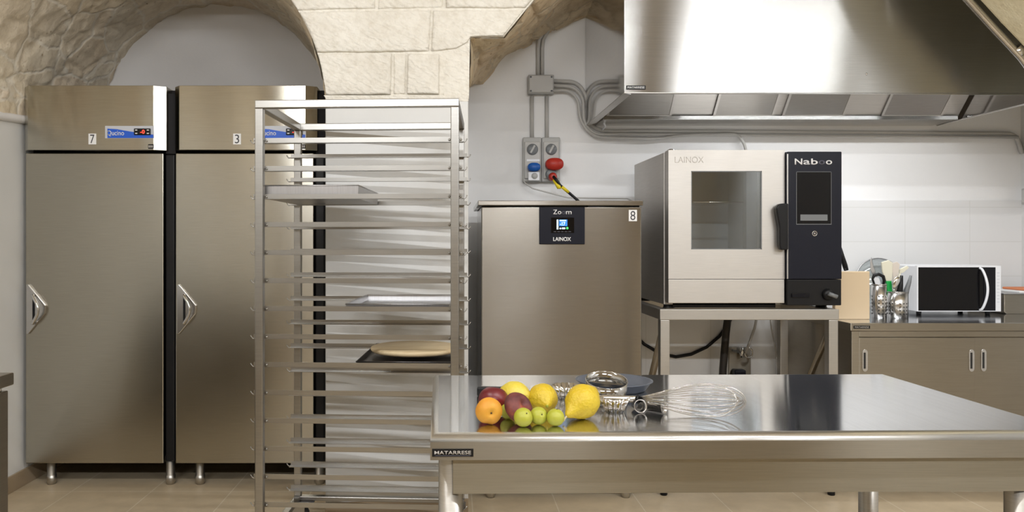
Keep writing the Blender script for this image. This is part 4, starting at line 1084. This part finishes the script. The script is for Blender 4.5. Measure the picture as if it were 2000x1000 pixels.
def peach_fn(rx, rz, cleft, seed, dimple=.16):
    def f(th, ph):
        z = math.cos(th); r = math.sin(th)
        dm = 1 - dimple * math.exp(-(r / .28) ** 2) * (1 if z > 0 else .4)
        cl = 1 - cleft * math.exp(-(math.sin(ph / 2 - 0) / .16) ** 2) * (.4 + .6 * (z + 1) / 2)
        k = 1 + .03 * noise.noise(Vector((r * math.cos(ph) * 1.7 + seed, r * math.sin(ph) * 1.7, z * 1.7)))
        return Vector((rx * r * math.cos(ph) * cl * k, rx * r * math.sin(ph) * cl * k, rz * z * dm * k))
    return f
o, _ = place(sphere(peach_fn(.036, .033, .05, 2)), 'nectarine', M['nectarine'], 'dark red nectarine behind the orange apricot', 'fruit', 964, 782, .033, (.2, .1, 2.0), None)
o, R = place(sphere(peach_fn(.0300, .0255, .12, 5, .22)), 'apricot', M['apricot'], 'orange apricot at the left front of the fruit pile', 'fruit', 955, 803, .025, (PI / 2 - .1, PI / 2 + .2, .1), None)
MB().lathe([(0, .0), (.0022, 0), (.0015, .002), (0, .002)], (0, 0, 0), 8).build('stalk_scar', M['pvc_dark'], o, local=True).location = R @ Vector((0, 0, .0215))
o, R = place(sphere(peach_fn(.0365, .024, .10, 9, .45)), 'flat_peach', M['peach'], 'brownish red flat peach tipped on its side behind the front greengage', 'fruit', 1013, 796, .03, (0, .95, -.75), None)
def plum_fn(r0, seed):
    def f(th, ph):
        z = math.cos(th); r = math.sin(th)
        cl = 1 - .06 * math.exp(-(math.sin(ph / 2) / .12) ** 2) * (.3 + .7 * (z + 1) / 2)
        return Vector((r0 * r * math.cos(ph) * cl, r0 * r * math.sin(ph) * cl, r0 * .97 * z * (1 - .10 * math.exp(-(r / .2) ** 2))))
    return f
GG = 'greengages on the work table'
for (px, py, rr, rot, lab) in (
        (1022, 815, .0208, (.9, .1, .35), 'front left greengage with a short line by its stem dimple'),
        (1052, 812, .0195, (1.2, .1, .3), 'middle greengage with a dark stem spot, between its two neighbours'),
        (1085, 815, .0195, (0, .2, .3), 'rightmost smooth yellow-green greengage of the front row'),
        (992, 803, .0180, (.4, .3, .9), 'half hidden greengage between the apricot and the flat peach')):
    o, R = place(sphere(plum_fn(rr, 1)), 'greengage', M['greengage'], lab, 'fruit', px, py, .02, rot, GG)
    MB().lathe([(0, 0), (.0016, 0), (.0010, .002), (0, .002)], (0, 0, 0), 8, R.to_4x4()).build('stem_scar', M['pvc_dark'], o, local=True).location = R @ Vector((0, 0, rr * .87))

# ------------------------------------------------------------------ tools on the table
k0 = T(932, 764, .012); k1 = T(1031, 766, .012)
kn = thing('kitchen_knife', 'kitchen knife with a black handle lying behind the nectarine', 'knife', T(980, 772, 0))
d = (k1 - k0); a_ = math.atan2(d.y, d.x)
m = Matrix.Translation((k0 + k1) / 2) @ Matrix.Rotation(a_, 4, 'Z')
MB().box(-d.length / 2, d.length / 2, -.012, .012, -.0115, .012, .004, 3, m).build('handle', M['black'], kn)
m2 = Matrix.Translation(k1) @ Matrix.Rotation(a_ + .9, 4, 'Z')
MB().prism([(0, -.012), (.05, -.010), (.062, .010), (0, .012)], 'z', -.001, .001).build('blade', M['chrome_dull'], kn)
bl = bpy.data.objects['blade'] if 'blade' in bpy.data.objects else None
for o in kn.children:
    if o.name.startswith('blade'):
        o.data.transform(Matrix.Translation(kn.location)); o.data.transform(Matrix.Translation(-kn.location) @ Matrix.Translation(k1 + Vector((-.005, .0, -.004))) @ Matrix.Rotation(a_, 4, 'Z'))
# dark pan
pc = T(1199, 760, 0)
pn_ = thing('round_pan', 'shallow grey-blue round pan lying behind the steel ring', 'pan', pc)
MB().lathe([(0, 0), (.080, 0), (.085, .003), (.100, .024), (.1045, .025), (.1045, .0265), (.099, .026), (.083, .005), (.078, .0025), (0, .0025)], pc, 64).build('pan_body', M['tray_grey'], pn_)
# steel ring leaning on the pan
rc = T(1184, 757, .040)
tilt = math.radians(15)
rg = thing('cake_ring', 'polished steel cake ring leaning against the grey pan', 'cake ring', rc - Vector((0, 0, .04)))
rm = Matrix.Rotation(tilt, 4, 'X')
RR = .052
low = min((rm @ Vector((RR * math.cos(a * .1), RR * math.sin(a * .1), 0))).z for a in range(63))
rc2 = Vector((P(1184, 0, 1.945).x, 1.952, TZ - low + .001))
MB().lathe([(RR, 0), (RR, .042), (RR - .0008, .042), (RR - .0008, 0)], rc2, 72, rm, closed=True).build('band', M['chrome_dark'], rg)
MB().tube([rc2 + rm @ Vector((RR * math.cos(k * PI / 36), RR * math.sin(k * PI / 36), .042)) for k in range(72)], .0013, 6, closed=True).build('rolled_edge', M['chrome'], rg)
# fluted tartlet tins
def tin(px, py, r0, r1, h, label, tilt=0, rz=0):
    c = T(px, py, 0)
    fl_ = lambda a, r, z: r * (1 + .09 * (z / h if h else 0) * math.cos(14 * a) + .03 * math.cos(14 * a))
    mt = Matrix.Rotation(rz, 4, 'Z') @ Matrix.Rotation(tilt, 4, 'X')
    mb = MB().lathe([(0, 0), (r0, 0), (r1, h), (r1 - .0012, h), (r0 - .0012, .001), (0, .001)], (0, 0, 0), 112, mt, flute=fl_)
    lo = min(v.co.z for v in mb.bm.verts)
    o = mb.build('tartlet_tin', M['chrome'])
    o.location = c - Vector((0, 0, lo - .0004)); tag(o, label, 'tin', 'fluted tartlet tins'); return o
tin(1200, 803, .022, .0345, .033, 'small fluted tartlet tin in front of the whisk handle')
tin(1107, 777, .023, .036, .033, 'small fluted tartlet tin between the lemons, in the back row')
# whisk
ax0, ax1 = T(1150, 778, .0205), T(1454, 783, .0455)
wh = thing('balloon_whisk', 'steel balloon whisk lying across the table to the right of the lemons', 'whisk', T(1300, 812, 0))
u = (ax1 - ax0).normalized(); LW = (ax1 - ax0).length
vz = Vector((0, 0, 1)); vz = (vz - u * vz.dot(u)).normalized(); vy = u.cross(vz)
def wp(s, a, b): return ax0 + u * s + vz * a + vy * b
px2s = lambda px: (T(px, 781, .028) - ax0).dot(u)
s_h = px2s(1244)
MB().tube([wp(0, 0, 0), wp(.01, 0, 0), wp(s_h - .01, 0, 0), wp(s_h, 0, 0)], .008, 18, radii=[.007, .0085, .0085, .0075]).build('handle', M['chrome_dull'], wh)
MB().tube([wp(s_h - .001, 0, 0), wp(s_h + .004, 0, 0)], .0105, 18).build('collar', M['black'], wh)
LB = LW - s_h
RB = .0385
for k in range(8):
    ang_ = PI * k / 8 + .12; pts = []
    for i in range(41):
        t_ = i / 40 * 2 - 1                   # -1..1 around the loop
        w = abs(t_)
        # pear outline: s along axis, r half-width
        s = LB * (1 - w ** 2.2) if w < 1 else 0
        rr = RB * math.sin(PI * min(1, w ** .62 if w < .5 else w)) if False else None
        q = s / LB
        rr = RB * (.14 + .86 * math.sin(min(1, q / .72) * PI / 2) ** 1.35) if q < .72 else RB * math.sqrt(max(0, 1 - ((q - .72) / .28) ** 2))
        sg = 1 if t_ >= 0 else -1
        pts.append(wp(s_h + .003 + s * (1 - .012 * k), math.cos(ang_) * rr * sg * (.98), math.sin(ang_) * rr * sg))
    MB().tube(pts, .0009, 6).build('wire', M['chrome'], wh)
# piping nozzles
def nozzle(px0, Y0, px1, Y1, r0, r1, label):
    a, b = P(px0, 0, Y0), P(px1, 0, Y1); a.z, b.z = TZ + r0, TZ + r1; dd = b - a
    m = dd.to_track_quat('Z', 'Y').to_matrix().to_4x4(); ln = dd.length
    c = (a + b) / 2; o = MB().lathe([(r0, 0), (r1, ln), (r1 + .0008, ln), (r1 + .0008, ln + .0012), (r1 - .0012, ln), (r0 - .0012, 0)], (0, 0, 0), 36, m, closed=True).build('piping_nozzle', M['chrome_dull'])
    o.location = a
    o.location.z += (TZ + .0006) - min((o.location + v.co).z for v in o.data.vertices)
    tag(o, label, 'nozzle', 'piping nozzles'); return o
nozzle(1263, 1.838, 1297, 1.806, .0105, .0145, 'steel piping nozzle lying with its dark opening turned to the right')
nozzle(1240, 1.855, 1251, 1.815, .0090, .0150, 'steel piping nozzle lying end-on between the tartlet tin and the other nozzle')

# ------------------------------------------------------------------ light, world, camera
def lamp(name, loc, sx, sy, power, col=(.965, .985, 1.0), rot=(0, 0, 0), spread=PI):
    l = bpy.data.lights.new(name, 'AREA'); l.shape = 'RECTANGLE'; l.size = sx; l.size_y = sy; l.energy = power; l.color = col; l.spread = spread
    o = bpy.data.objects.new(name, l); COL.objects.link(o); o.location = loc; o.rotation_euler = rot; return o
for x, ln, p in ((2.73, 1.36, 26), (.98, 1.25, 22), (-.83, 1.36, 22)):
    lamp('tube_and_fill_lamp', (x, .95 - (x - .6) * .05, 2.93), ln, .03, p, rot=(math.radians(42), 0, RA))
for x, ln, p in ((2.95, .8, 30), (.55, 1.1, 30), (-1.3, 1.25, 37)): lamp('tube_and_fill_lamp', (x, -1.2, 2.75), ln, .05, p, rot=(math.radians(48), 0, RA))  # unseen rear row, added as fill to brighten walls and steel
lamp('hood_lamp', (2.15, 3.98, 2.2), 1.3, .05, 14)
wd = bpy.data.worlds.new('World'); S.world = wd; wd.use_nodes = True
wd.node_tree.nodes['Background'].inputs[0].default_value = (.9, .92, 1, 1); wd.node_tree.nodes['Background'].inputs[1].default_value = .25

cam = bpy.data.cameras.new('camera'); co = bpy.data.objects.new('camera', cam); COL.objects.link(co)
cam.sensor_width = 36; cam.sensor_fit = 'HORIZONTAL'; cam.lens = F / 2000 * 36
cam.shift_x = (1000 - CX) / 2000; cam.shift_y = -(500 - CY) / 2000
cam.clip_start = .05; cam.clip_end = 50
co.location = (0, 0, EYE); co.rotation_euler = (PI / 2, 0, 0)
S.camera = co
S.view_settings.view_transform = 'Standard'; S.view_settings.look = 'None'; S.view_settings.gamma = 1
S.view_settings.exposure = 0.0; S.view_settings.use_curve_mapping = False
S.cycles.use_denoising = True
S.cycles.max_bounces = 10; S.cycles.diffuse_bounces = 5; S.cycles.glossy_bounces = 6
